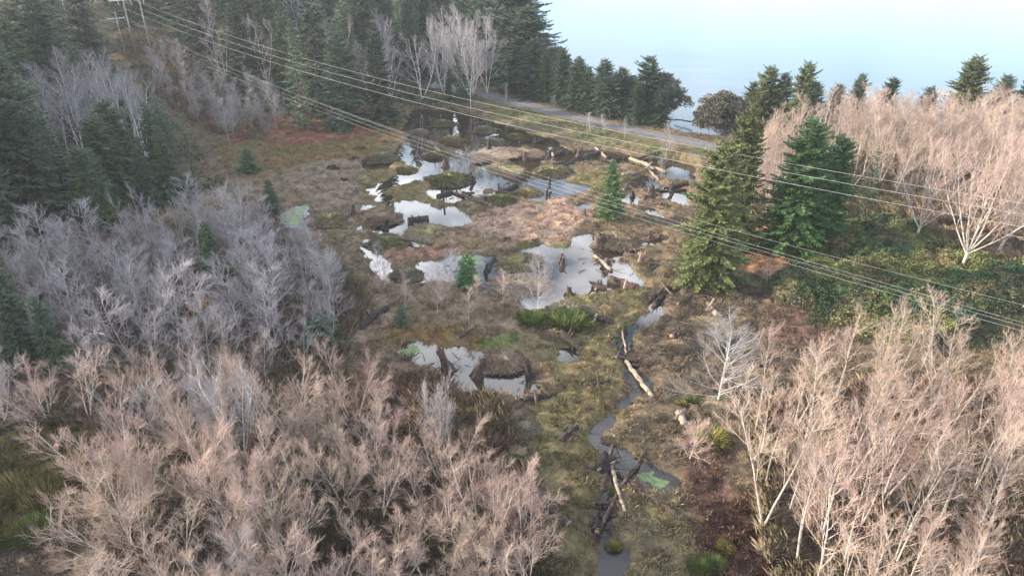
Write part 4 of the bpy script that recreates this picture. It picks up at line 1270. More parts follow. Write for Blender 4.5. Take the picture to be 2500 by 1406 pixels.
qc = (np.array((0.030, 0.055, 0.030)) + np.array((0.05, 0.045, 0.015)) * (fbm(qx * .1, qy * .1, 2)[:, None])) * r_.uniform(0.5, 1.6, n_)[:, None]
leaf_mass('undergrowth', qx, qy, qz, qc, 0.30, 'dark evergreen shrubs on the forest floor', 9)

# ------------------------------------------------------------------ grass hummocks, sedge tufts, ferns
def gen_hummock(seed, top, side, nb=2600):
    r_ = np.random.default_rng(seed)
    nr, ns = 8, 22
    V = [(0, 0, 1.0)]
    for i in range(1, nr + 1):
        f = i / nr
        for k in range(ns):
            a = 6.283 * k / ns
            rr = f * (1 + 0.75 * (vnoise(3 + math.cos(a) * 1.6 + seed, 3 + math.sin(a) * 1.6) - 0.5))
            z = (1 - f ** 1.5) * (0.72 + 0.7 * (vnoise(6 + 2.5 * f * math.cos(a) + seed, 6 + 2.5 * f * math.sin(a)) - 0.5)) - 0.12 * (i == nr)
            V.append((rr * math.cos(a), rr * math.sin(a), float(z)))
    Fq = []; Ft = []
    for k in range(ns): Ft.append((0, 1 + k, 1 + (k + 1) % ns))
    for i in range(nr - 1):
        for k in range(ns):
            a = 1 + i * ns + k; b = 1 + i * ns + (k + 1) % ns
            Fq.append((a, a + ns, b + ns, b))
    V = np.array(V)
    f = np.hypot(V[:, 0], V[:, 1])[:, None].clip(0, 1)
    top, side = np.array(top), np.array(side)
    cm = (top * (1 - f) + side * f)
    mound = mesh_np('mound', V, [np.array(Ft), np.array(Fq)], [M['grass']], cm * 0.8, True)
    az = r_.random(nb) * 6.283
    rr = np.sqrt(r_.random(nb)) * 1.08 * (1 + 0.75 * (vnoise(3 + np.cos(az) * 1.6 + seed, 3 + np.sin(az) * 1.6) - 0.5))
    z = np.maximum(1 - np.minimum(rr, 1) ** 1.5, 0) * 0.75
    b = np.stack([rr * np.cos(az), rr * np.sin(az), z], 1)
    L_ = r_.uniform(0.15, 0.5, nb)
    tl = r_.uniform(0.3, 1.1, nb) + rr * 0.6
    az2 = az + r_.normal(0, 0.5, nb)
    d = np.stack([np.cos(az2) * np.sin(tl), np.sin(az2) * np.sin(tl), np.cos(tl) * 1.2], 1)
    wv = np.stack([-np.sin(az2), np.cos(az2), np.zeros(nb)], 1) * r_.uniform(0.008, 0.02, nb)[:, None]
    mid = b + d * (L_ * 0.6)[:, None]; tip = b + d * L_[:, None] - np.stack([0 * az, 0 * az, L_ * 0.35], 1)
    VV = np.stack([b, mid + wv, tip, mid - wv], 1).reshape(-1, 3)
    i = np.arange(nb)[:, None] * 4
    T = np.concatenate([np.concatenate([i, i + 1, i + 2], 1), np.concatenate([i, i + 2, i + 3], 1)])
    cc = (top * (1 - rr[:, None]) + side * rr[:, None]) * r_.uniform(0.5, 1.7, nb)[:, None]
    grass = mesh_np('grass', VV, [T], [M['grass']], np.repeat(cc, 4, 0))
    return mound, grass


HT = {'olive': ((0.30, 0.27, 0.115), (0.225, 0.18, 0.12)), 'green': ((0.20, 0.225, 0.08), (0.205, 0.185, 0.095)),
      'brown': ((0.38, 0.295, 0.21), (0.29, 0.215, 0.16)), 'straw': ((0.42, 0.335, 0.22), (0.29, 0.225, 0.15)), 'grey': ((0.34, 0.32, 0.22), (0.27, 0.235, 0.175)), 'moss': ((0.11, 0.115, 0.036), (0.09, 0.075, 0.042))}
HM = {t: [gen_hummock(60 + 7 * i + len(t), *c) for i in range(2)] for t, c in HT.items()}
HUMS = [
 (1081,306,54,28,'olive','round hummock in the dark back pond, farthest toward the road'),
 (1103,352,68,38,'olive','big domed hummock in the middle of the dark back pond'),
 (1180,322,52,34,'grey','hummock with green cap under the middle upper wire'),
 (1206,350,50,26,'grey','grey hummock with a black stump against its left side'),
 (1261,336,48,22,'green','bright green flat hummock at the far right of the back pond'),
 (1062,385,56,30,'olive','hummock crossed by the lower wires near the forked stump'),
 (930,396,64,40,'grey','greyish bushy hummock on the left bank of the dark pond'),
 (988,418,56,27,'olive','rounded hummock left of the first bright water'),
 (1096,448,92,42,'green','largest green hummock between the bright water channels'),
 (980,290,32,20,'grey','small grey hummock near the red patch at the marsh head'),
 (1020,324,46,20,'grey','low grey hummock at the left rim of the dark back pond'),
 (1203,389,104,16,'brown','long flat brown hummock behind the bright water'),
 (1288,377,80,25,'brown','dark brown mound behind the upright post in the water'),
 (1232,419,102,24,'olive','mossy hummock ending in a dark log butt'),
 (1350,426,94,38,'olive','broad mossy hummock with a black log along its near edge'),
 (1290,475,64,26,'olive','hummock right of the crossed dark logs'),
 (1225,498,62,27,'green','yellow-green hummock at the top of the pink field'),
 (930,546,80,36,'brown','hummock with a dark point left of the floating black log'),
 (1045,577,98,26,'olive','low hummock in front of the floating black log'),
 (941,604,76,36,'green','green hummock below the leaning stump at left'),
 (990,679,72,42,'grey','bushy hummock in the left arm of the middle pond'),
 (1266,653,118,38,'olive','long hummock in the middle pond with a stump on top'),
 (1272,706,118,34,'brown','brown island hummock in the near side of the middle pond'),
 (1505,601,92,42,'straw','straw-coloured mound behind the pale torn stump'),
 (1235,900,88,42,'brown','brown hummock between the stumps of the lower pond'),
 (1745,814,96,34,'straw','straw-topped hummock on the flat above the pale wide alder'),
 (1848,948,102,62,'olive','domed hummock right of the pale wide alder'),
 (1658,864,64,36,'straw','straw hummock left of the pale wide alder'),
 (1755,1008,74,24,'straw','flat straw hummock at the foot of the pale wide alder'),
 (1243,1002,66,44,'brown','dark bushy hummock at the near end of the lower pond'),
 (1278,1066,66,50,'grey','hummock with stubs beside the willows'),
 (1345,952,50,40,'straw','yellowish tussock right of the lower pond'),
 (1388,780,96,52,'grey','grey brushy hummock behind the bright green grass'),
 (1857,892,72,36,'moss','dark mossy bank below the white leaning pole'),
 (1500,1075,46,34,'straw','straw tussock bent over the stream above the log jam'),
 (1480,990,34,24,'straw','straw tussock on the left bank of the stream bend'),
 (1568,985,34,26,'straw','straw tussock under the end of the pale long log'),
 (1362,832,66,34,'straw','straw tussock left of the tapered log with pale streak'),
 (800,545,88,34,'olive','hummock at the right side of the green duckweed pool'),
 (600,745,1,1,'',''),
]
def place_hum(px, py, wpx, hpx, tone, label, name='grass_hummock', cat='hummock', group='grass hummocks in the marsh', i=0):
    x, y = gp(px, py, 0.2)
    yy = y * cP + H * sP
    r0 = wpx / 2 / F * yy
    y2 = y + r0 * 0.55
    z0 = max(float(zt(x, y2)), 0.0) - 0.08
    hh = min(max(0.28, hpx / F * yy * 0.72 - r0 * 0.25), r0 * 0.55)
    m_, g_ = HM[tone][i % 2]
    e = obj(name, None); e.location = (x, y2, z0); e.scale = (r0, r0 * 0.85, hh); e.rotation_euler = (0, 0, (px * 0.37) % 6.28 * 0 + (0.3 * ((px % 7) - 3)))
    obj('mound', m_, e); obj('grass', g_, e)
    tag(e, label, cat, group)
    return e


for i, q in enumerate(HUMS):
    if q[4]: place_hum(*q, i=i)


def gen_tuft(seed, c0, c1, nb=900):
    r_ = np.random.default_rng(seed)
    az = r_.random(nb) * 6.283; rr = np.sqrt(r_.random(nb)) * 0.6
    b = np.stack([rr * np.cos(az), rr * np.sin(az), np.zeros(nb) - .05], 1)
    az2 = az + r_.normal(0, .6, nb); tl = r_.uniform(0.1, 0.9, nb); L_ = r_.uniform(0.6, 1.15, nb)
    d = np.stack([np.cos(az2) * np.sin(tl), np.sin(az2) * np.sin(tl), np.cos(tl)], 1)
    wv = np.stack([-np.sin(az2), np.cos(az2), np.zeros(nb)], 1) * r_.uniform(0.008, 0.022, nb)[:, None]
    mid = b + d * (L_ * .6)[:, None]; tip = b + d * L_[:, None]; tip[:, 2] -= 0.25 * L_ * tl
    V = np.stack([b, mid + wv, tip, mid - wv], 1).reshape(-1, 3)
    i = np.arange(nb)[:, None] * 4
    T = np.concatenate([np.concatenate([i, i + 1, i + 2], 1), np.concatenate([i, i + 2, i + 3], 1)])
    cc = (np.array(c0) + (np.array(c1) - np.array(c0)) * r_.random(nb)[:, None]) * r_.uniform(0.6, 1.4, nb)[:, None]
    return mesh_np('tuft', V, [T], [M['grass']], np.repeat(cc, 4, 0))


TUFT = {'green': gen_tuft(1, (0.085, 0.14, 0.032), (0.18, 0.20, 0.065)), 'olive': gen_tuft(2, (0.16, 0.14, 0.05), (0.24, 0.19, 0.08)),
        'fern': gen_tuft(3, (0.075, 0.098, 0.036), (0.20, 0.145, 0.07)), 'gold': gen_tuft(4, (0.20, 0.20, 0.05), (0.30, 0.26, 0.09))}


def tuft(px, py, wpx, hpx, tone, label, name='sedge_tuft', cat='grass tuft', group='green sedge tufts'):
    x, y = gp(px, py, 0.2); yy = y * cP + H * sP
    s = wpx / 2 / F * yy / 0.95
    y += s * 0.4
    o = obj(name, TUFT[tone], None, (x, y, max(float(zt(x, y)), 0)), (0, 0, px), (s, s, min(hpx / F * yy * .8, s * .75)))
    tag(o, label, cat, group)
    return o


for q in [
 (1664,990,30,30,'gold','yellow-green sedge tuft above the pale crossed log'),
 (1690,988,30,24,'green','greener sedge tuft right beside the yellow-green one'),
 (1742,1395,62,56,'green','large green sedge tuft near the bottom edge on the dark soil'),
 (1708,1402,56,48,'green','green sedge tuft cut by the bottom edge'),
 (1772,1345,44,44,'gold','yellow-green sedge tuft at the edge of the dark soil'),
 (1503,1212,36,30,'green','green tuft at the head of the lowest stream pool'),
 (1500,1335,40,34,'gold','mossy tuft standing in the lowest stream pool'),
 (1237,588,16,20,'olive','lone olive tussock on the pink field'),
 (1735,1090,84,44,'gold','broad yellow tuft under the alders right of the pale crossed log'),
 (1917,1160,36,40,'gold','yellow-green tuft between the alder trunks'),
 (1392,806,100,46,'green','large patch-like tuft of bright green grass above the tapered log'),
 (1300,798,66,34,'green','bright green grass tuft at the foot of the white-stemmed alder'),
 (385,1200,60,46,'green','green fern clump among the sparse lower-left trees'),
 (70,1325,110,70,'green','large bright green fern clump at the bottom left corner'),
 (560,1390,70,60,'green','green fern clump at the bottom edge left of the willows'),
 (1000,1200,60,70,'fern','green fern showing between the pinkish willows'),
 (1255,1135,50,40,'green','green fern clump between the willows and the olive meadow'),
 (2060,1330,60,110,'green','bright green ivy clump at a trunk foot, lower right'),
 (1560,1110,16,16,'gold','tiny yellow-green tuft on the bank by the long leaning log'),
]:
    tuft(*q)
FT = []


def f_fern(x, y, r_):
    px, py = project(x, y, float(zt(x, y)))
    s = r_.uniform(0.6, 1.1)
    o = obj('fern', TUFT['fern' if r_.random() < .7 else 'olive'], None, (x, y, float(zt(x, y))), (0, 0, r_.uniform(0, 6)), (s * 1.2, s * 1.2, s * 1.0))
    tag(o, None, 'fern', 'ferns at the left edge'); FT.append(o)
    TREES.append(dict(o=o, x=x, y=y, z=float(zt(x, y)), h=0.8, kind='fern', tone='green', style='fern', done=False))


scatter([(-60,1095),(170,1060),(215,1090),(170,1180),(130,1260),(70,1310),(-60,1320)], 0.85, f_fern, (), 70, 61)

# shrub still holding orange leaves
x, y = gp(503, 778, 0.5)
e = obj('orange_shrub', None, None, (x, y, float(zt(x, y))))
r_ = np.random.default_rng(5)
sg = []
for i in range(9):
    a = r_.random() * 6.28
    wander(r_, np.zeros(3), np.array([math.cos(a) * .8, math.sin(a) * .8, 1.0]) / 1.28, 2.0, 4, 0.03, 0.01, 0, 0.12, sg)
obj('stems', seg_mesh('stems', sg, 4, M['bark_grey']), e)
K = [(np.array([r_.normal(0, .62), r_.normal(0, .5), 1.5 + r_.normal(0, .32)]), r_.normal(0, 1, 3), 0.22, 0.09) for i in range(420)]
obj('leaves', kite_mesh('leaves', K, M['orange'], 3), e)
tag(e, 'shrub with orange dead leaves in the grey thicket', 'shrub')

# ------------------------------------------------------------------ logs, stumps and posts
def px_pt(px, py, z):
    a = (px - CX) / F; b = (CY - py) / F
    d = (a, cP + b * sP, -sP + b * cP)
    t = (z - H) / d[2]
    return np.array([d[0] * t, d[1] * t, z])


def gz_px(px, py):
    x, y = gp(px, py, 0.2)
    return max(float(zt(x, y)), 0.0)


def post_pts(b, t, z0):
    """foot on the ground, head leaning up to where the survey shows it"""
    B = px_pt(b[0], b[1], z0 + 0.02)
    yt = B[1] + 0.35
    zt_ = H + yt * (-sP + (CY - t[1]) / F * cP) / (cP + (CY - t[1]) / F * sP)
    yy = yt * cP - (zt_ - H) * sP
    return [B - np.array([0, 0, .25]), B, np.array([(t[0] - CX) / F * yy, yt, zt_])]


def make_log(a, b, da, db, tone, label, posts=(), rootend=None, group=None, name='log', cat='log', lift=0.42, zb=None, ends=True, bits=0):
    sd = int(a[0] * 7 + b[1]) % 9973
    r_ = np.random.default_rng(sd)
    za, zb_ = gz_px(*a), (gz_px(*b) if zb is None else zb)
    ya = px_pt(*a, za)[1] * cP + H * sP
    ra, rb = da / 2 / F * ya * 1.15, db / 2 / F * ya * 1.15
    A = px_pt(a[0], a[1], za + ra * lift); B = px_pt(b[0], b[1], zb_ + rb * lift)
    e = obj(name, None, None, tuple(A))
    n = 9
    pts = []
    dirv = B - A; ln = np.linalg.norm(dirv)
    sidev = np.cross(dirv / ln, [0, 0, 1.0])
    for i in range(n + 1):
        f = i / n
        pts.append(A + dirv * f - A + sidev * r_.normal(0, 0.02 * ln) * math.sin(math.pi * f) + np.array([0, 0, 0.01 * ln * r_.normal()]) * math.sin(math.pi * f))
    rad = [ra + (rb - ra) * i / n for i in range(n + 1)]
    V, Fs = tube_path(pts, [q * (1 + 0.06 * r_.normal()) for q in rad], 11, 0.09, True, sd)
    mb = MB(); mb.add(V, Fs)
    if da > 8: bits = max(bits, 2)
    for i in range(bits):   # branch stubs
        f = r_.uniform(0.15, 0.9); q = pts[int(f * n)]
        d = np.array([r_.normal(), r_.normal(), abs(r_.normal()) + .5]); d /= np.linalg.norm(d)
        V, Fs = tube_path([q, q + d * (rad[0] * 1.2 + 0.12), q + d * (rad[0] + r_.uniform(.25, .7))], [rad[0] * .28, rad[0] * .22, rad[0] * .1], 6, 0.1, True, sd + i)
        mb.add(V, Fs)
    obj('trunk', mb.mesh('trunk', [M[tone]], True), e)
    if ends:
        for P, Q, rr in ((pts[0], pts[1], rad[0]), (pts[-1], pts[-2], rad[-1])):
            d = (P - Q) / np.linalg.norm(P - Q)
            V, Fs = tube_path([P - d * 0.01, P + d * 0.012], [rr * 0.93, rr * 0.9], 12, 0.04, True, sd)
            q = MB(); q.add(V, Fs); obj('cut_end', q.mesh('cut_end', [M['cut_wood'] if tone != 'log_dark' or r_.random() < .35 else M['log_brown']]), e)
    for pb, pt, w_, tn in posts:
        Z0 = gz_px(*pb)
        P = post_pts(pb, pt, Z0)
        rr = w_ / 2 / F * ya
        V, Fs = tube_path([p_ - A for p_ in P], [rr, rr, rr * 0.85], 8, 0.08, True, sd + 3)
        q = MB(); q.add(V, Fs); obj('anchor_post', q.mesh('anchor_post', [M[tn]], True), e)
    if rootend is not None:
        P = pts[0] if rootend == 0 else pts[-1]; D = (pts[0] - pts[1]) if rootend == 0 else (pts[-1] - pts[-2])
        D = D / np.linalg.norm(D); rr = ra if rootend == 0 else rb
        q = MB()
        for i in range(15):
            s = r_.normal(0, 1, 3); s -= D * (s @ D); s /= np.linalg.norm(s)
            d = D * r_.uniform(-.1, .7) + s
            d /= np.linalg.norm(d)
            l_ = rr * r_.uniform(1.2, 2.6)
            V, Fs = tube_path([P, P + d * l_ * .5 + r_.normal(0, .05, 3), P + d * l_ + r_.normal(0, .1, 3) - np.array([0, 0, .1])], [rr * .5, rr * .3, rr * .07], 6, .15, True, sd + 20 + i)
            q.add(V, Fs)
        obj('roots', q.mesh('roots', [M[tone]], True), e)
    tag(e, label, cat, group)
    return e


GL = 'habitat logs pinned with cross posts'
DK, BR, PL = 'log_dark', 'log_brown', 'log_pale'
for q in [
 dict(a=(1487,683), b=(1557,703), da=19, db=17, tone=BR, posts=[((1522,708),(1530,681),6,PL)], label='thick dark log with one pale post across it, right end of middle pond'),
 dict(a=(1446,696), b=(1480,704), da=17, db=13, tone=BR, posts=[((1454,706),(1462,686),6,PL)], bits=4, label='short stubby log with broken branches and a post in the middle pond'),
 dict(a=(1451,625), b=(1493,660), da=7, db=8, tone=PL, posts=[((1475,646),(1481,632),7,PL)], label='slim pale log in the shallows with a short post across it'),
 dict(a=(1372,655), b=(1374,628), da=11, db=9, tone=DK, posts=[((1366,640),(1372,618),6,BR),((1377,638),(1373,616),5,PL)], label='dark log end-on in the middle pond with two posts leaning together'),
 dict(a=(1524,621), b=(1592,637), da=13, db=11, tone=BR, posts=[((1558,642),(1566,618),5,PL),((1566,632),(1559,616),4,PL)], label='red-brown log under two crossed pale sticks near the big broad spruce'),
 dict(a=(1546,561), b=(1617,580), da=12, db=12, tone=BR, posts=[((1583,582),(1590,564),6,BR)], label='long grey-brown log with a post beside the straw-coloured mound'),
 dict(a=(1446,771), b=(1493,788), da=12, db=14, tone=DK, posts=[((1447,789),(1458,765),6,PL)], bits=2, label='dark log with a pale post right of the bright green grass'),
 dict(a=(1367,815), b=(1416,852), da=22, db=12, tone=BR, posts=[((1397,852),(1404,836),4,PL)], bits=2, label='tapered brown log with a pale streak below the bright green grass'),
 dict(a=(1426,942), b=(1487,932), da=11, db=12, tone=DK, posts=[((1466,952),(1456,904),6,BR)], bits=2, label='mossy dark log with a tall slanted post left of the stream'),
 dict(a=(1280,974), b=(1345,966), da=16, db=12, tone=DK, posts=[((1312,992),(1305,952),7,BR)], label='purple-grey log with a dark cross post at the near end of the lower pond'),
 dict(a=(1371,1073), b=(1409,1040), da=15, db=14, tone=DK, posts=[((1376,1052),(1386,1040),6,BR)], bits=1, label='dark log lying diagonally with a short post on the olive meadow'),
 dict(a=(1657,1006), b=(1672,1038), da=17, db=15, tone=PL, posts=[((1647,1022),(1674,997),8,PL)], bits=2, label='pale thick log with a pale log crossed over its head, right of the stream'),
 dict(a=(1727,743), b=(1752,771), da=10, db=13, tone=PL, posts=[((1726,760),(1744,728),6,PL)], bits=2, label='pale short log with a crooked cross post on the flat above the straw hummock'),
 dict(a=(1640,822), b=(1672,806), da=13, db=11, tone=BR, posts=[((1658,824),(1655,798),5,BR)], bits=3, label='squat brown log with twiggy branches on the flat right of the stream'),
 dict(a=(1996,0+425), b=(1,1), da=0, db=0, tone=DK, label=''),
 dict(a=(1519,426), b=(1552,423), da=7, db=7, tone=PL, posts=[((1533,424),(1534,411),3,PL)], label='small pale log with one upright stick in the upper right mud'),
 dict(a=(1560,493), b=(1620,499), da=9, db=9, tone=BR, posts=[((1592,504),(1593,484),3,BR)], label='grey-brown log with a stick below the tangle near the big broad spruce'),
 dict(a=(1068,480), b=(1099,469), da=9, db=11, tone=DK, posts=[((1083,492),(1083,458),5,DK)], label='short black log with an upright post below the largest green hummock'),
 dict(a=(1207,474), b=(1263,452), da=9, db=10, tone=DK, posts=[((1216,472),(1217,448),5,DK)], label='upper black log of the crossed pair in the bright water'),
 dict(a=(1204,471), b=(1266,473), da=9, db=8, tone=DK, label='lower black log of the crossed pair in the bright water'),
 dict(a=(996,541), b=(1046,535), da=17, db=15, tone=DK, posts=[((1021,549),(1022,526),4,DK)], label='thick black log block floating in the pale pool at left'),
 dict(a=(1186,664), b=(1206,630), da=11, db=10, tone=DK, bits=2, posts=[((1186,672),(1189,645),9,DK)], label='black log slanting in the water right of the feathery young spruce'),
]:
    if q['label']: make_log(group=GL if q.get('posts') else None, name='habitat_log' if q.get('posts') else 'log', **q)
for q in [
 dict(a=(827,830), b=(944,752), da=19, db=17, tone=DK, label='long straight black log between the grey thicket and the marsh'),
 dict(a=(1117,824), b=(1163,797), da=9, db=5, tone=BR, label='brown log half sunk in the tawny grass below the middle pond'),
 dict(a=(1296,1193), b=(1388,1280), da=13, db=20, tone=BR, rootend=None, bits=3, label='big purplish log thickening to a blunt butt on the olive meadow'),
 dict(a=(1519,806), b=(1528,866), da=5, db=4, tone=PL, label='thin grey pole lying along the upper stream'),
 dict(a=(1492,919), b=(1524,832), da=4, db=6, tone=BR, label='thin pole slanting down the left bank to the stream crossing'),
 dict(a=(1528,883), b=(1594,969), da=10, db=8, tone=PL, label='pale long log pointing down right from the stream crossing'),
 dict(a=(1545,880), b=(1617,864), da=6, db=4, tone=BR, bits=4, label='jagged brown log pointing right from the stream crossing'),
 dict(a=(1513,872), b=(1556,882), da=10, db=12, tone=DK, rootend=0, label='short dark root log at the stream crossing'),
 dict(a=(1468,1192), b=(1499,1080), da=12, db=8, tone=BR, label='upright-lying brown log on the left of the lower log jam'),
 dict(a=(1460,1147), b=(1501,1126), da=5, db=5, tone=PL, lift=3.0, label='short grey pole across the dark roots of the lower log jam'),
 dict(a=(1492,1138), b=(1525,1248), da=8, db=7, tone=PL, lift=2.2, label='pale log pointing down from the lower log jam'),
 dict(a=(1457,1298), b=(1577,1097), da=11, db=7, tone=BR, lift=1.6, label='longest pole of the lower log jam, crossing the stream'),
 dict(a=(1508,1155), b=(1660,1262), da=10, db=13, tone=BR, bits=5, label='long rough brown log running right from the lower log jam'),
 dict(a=(1586,731), b=(1632,703), da=14, db=13, tone=DK, label='upper dark log of the pile at the head of the stream'),
 dict(a=(1597,745), b=(1626,717), da=13, db=12, tone=DK, label='lower grey-black log of the pile at the head of the stream'),
 dict(a=(1620,712), b=(1690,674), da=5, db=4, tone=BR, lift=2.5, label='thin brown pole running from the log pile to the big broad spruce'),
 dict(a=(1616,692), b=(1641,720), da=5, db=6, tone=BR, lift=4.0, label='brown pole lying across the log pile at the head of the stream'),
 dict(a=(1640,714), b=(1700,690), da=6, db=5, tone=BR, label='second brown pole, nearer the viewer, beside the log pile at the stream head'),
 dict(a=(1105,470), b=(1196,501), da=7, db=9, tone=BR, label='long brown log along the water edge above the pink field'),
 dict(a=(1192,410), b=(1268,437), da=10, db=15, tone=DK, label='black log under the mossy hummock with a round butt in the bright water'),
 dict(a=(1330,419), b=(1401,426), da=9, db=8, tone=DK, bits=3, label='black stubby log along the near edge of the broad mossy hummock'),
 dict(a=(1372,405), b=(1462,372), da=6, db=9, tone=DK, bits=3, label='long black log in the upper pond behind the broad mossy hummock'),
 dict(a=(1398,401), b=(1440,383), da=4, db=5, tone=DK, label='thin black pole below the long black log in the upper pond'),
 dict(a=(1454,361), b=(1481,385), da=4, db=5, tone=PL, label='short pale plank-like log in the upper pond'),
 dict(a=(1538,387), b=(1626,421), da=8, db=7, tone=PL, label='long pale log across the upper right pond'),
 dict(a=(1583,412), b=(1608,440), da=5, db=5, tone=PL, label='pale pole meeting the long pale log from below'),
 dict(a=(1579,411), b=(1591,397), da=4, db=4, tone=PL, lift=3, label='short pale stick laid over the long pale log'),
 dict(a=(1632,457), b=(1680,448), da=11, db=12, tone=DK, bits=2, label='dark thick log left of the big broad spruce top'),
 dict(a=(1590,469), b=(1676,464), da=4, db=5, tone=DK, label='thin dark log just below the dark thick one near the big spruce'),
 dict(a=(1350,380), b=(1373,372), da=9, db=10, tone=DK, label='stout black log left of the long black log in the upper pond'),
 dict(a=(1303,347), b=(1325,343), da=9, db=8, tone=DK, label='right black log behind the dark brown mound'),
 dict(a=(1267,348), b=(1292,345), da=7, db=7, tone=DK, label='left black log behind the dark brown mound'),
 dict(a=(975,582), b=(1057,598), da=5, db=5, tone=BR, label='thin mossy log between the green hummock and the pale pool'),
 dict(a=(1828,832), b=(1872,846), da=11, db=9, tone=DK, bits=1, label='dark log lying behind the white leaning pole'),
 dict(a=(1338,1388), b=(1368,1404), da=14, db=16, tone=DK, label='dark log cut by the bottom edge among the willows'),
 dict(a=(690,1058), b=(735,1015), da=11, db=8, tone=DK, label='dark log in the ditch among the sparse lower-left trees'),
 dict(a=(1692,298), b=(1648,292), da=3, db=2, tone=DK, lift=6, label='dark branch reaching out over the bay inlet'),
 dict(a=(1630,487), b=(1645,470), da=4, db=3, tone=DK, label='short dark stick in the right pool near the big spruce'),
 dict(a=(1484,425), b=(1515,415), da=4, db=4, tone=BR, label='small brown stick right of the bright cone-shaped spruce top'),
 dict(a=(1348,404), b=(1386,394), da=8, db=7, tone=DK, label='dark log touching the far tip of the broad mossy hummock'),
 dict(a=(1558,386), b=(1602,374), da=7, db=6, tone=DK, bits=3, label='black branching log under the road bank behind the long pale log'),
 dict(a=(1532,501), b=(1562,507), da=7, db=6, tone=BR, label='short brown log right of the foot of the bright cone-shaped spruce'),
 dict(a=(1266,1062), b=(1292,1040), da=7, db=6, tone=DK, label='small dark log on the hummock with stubs beside the willows'),
 dict(a=(1470,388), b=(1505,400), da=6, db=6, tone=DK, bits=2, label='dark log between the short plank-like log and the long pale log'),
 dict(a=(1500,640), b=(1440,612), da=3, db=2, tone=BR, label='thin brown branch afloat above the slim pale log'),
 dict(a=(1130,470), b=(1150,478), da=7, db=7, tone=DK, label='short black log right of the short black log with upright post'),
 dict(a=(1655,742), b=(1690,722), da=6, db=5, tone=BR, label='thin brown log on the mud below the big broad spruce'),
 dict(a=(1570,462), b=(1616,475), da=6, db=5, tone=BR, bits=5, label='tangled brown log with branches in the upper right mud'),
]:
    make_log(**q)


# broken twigs and sticks lying about the pools
r_ = np.random.default_rng(77)
dq = [(1500,420,120,40),(1580,470,70,30),(1440,390,80,20),(1230,465,60,20),(1480,650,90,40),(1600,730,50,25),(1530,870,40,20),(1480,1150,50,50),(1460,1280,25,40),(1150,480,60,12),(1100,895,50,30),(1290,930,30,20),(1660,820,30,20),(1690,760,80,60),(1590,1200,80,50),(1350,1000,90,60)]
P0, P1 = [], []
for cx_, cy_, sx_, sy_ in dq:
    for i in range(26):
        px, py = cx_ + r_.normal(0, sx_ * .5), cy_ + r_.normal(0, sy_ * .5)
        p = px_pt(px, py, gz_px(px, py) + 0.04)
        a = r_.random() * 6.28; l_ = r_.uniform(.25, 1.3)
        P0.append(p); P1.append(p + np.array([math.cos(a) * l_, math.sin(a) * l_, abs(r_.normal(0, .12)) * l_]))
V, Q = tubes(P0, P1, r_.uniform(.02, .045, len(P0)), r_.uniform(.008, .02, len(P0)), 4)
tag(obj('broken_sticks', mesh_np('broken_sticks', V, [Q], [M['log_brown']])), 'broken sticks strewn around the pools', None, None, 'stuff')


# small dark logs and drift pieces lying about the marsh
r_ = np.random.default_rng(91)
for (cx_, cy_, sx_, sy_, n_) in ((1560, 420, 75, 45, 9), (1350, 385, 90, 18, 5), (1570, 620, 60, 60, 6), (1530, 860, 35, 70, 5), (1480, 1180, 55, 80, 5), (1600, 480, 60, 25, 5), (1180, 465, 70, 18, 4)):
    for i in range(n_):
        px, py = cx_ + r_.uniform(-1, 1) * sx_, cy_ + r_.uniform(-1, 1) * sy_
        k_ = 0.55 + py / 1000; a = r_.uniform(-.6, .6) if r_.random() < .7 else r_.uniform(0, 6.28)
        l_ = r_.uniform(14, 34) * k_; d_ = r_.uniform(4.5, 8.5) * (0.7 + py / 2200)
        e = make_log((px - l_ / 2 * math.cos(a), py - l_ / 2 * math.sin(a) * .5), (px + l_ / 2 * math.cos(a), py + l_ / 2 * math.sin(a) * .5), d_, d_ * r_.uniform(.6, 1), DK if r_.random() < .7 else BR, None, bits=int(r_.integers(0, 3)), group='small dark logs of the marsh', name='small_log', lift=.35)
        TREES.append(dict(o=e, x=e.location.x, y=e.location.y, z=e.location.z, h=0.1, kind='small_log', tone='', style='', done=False))


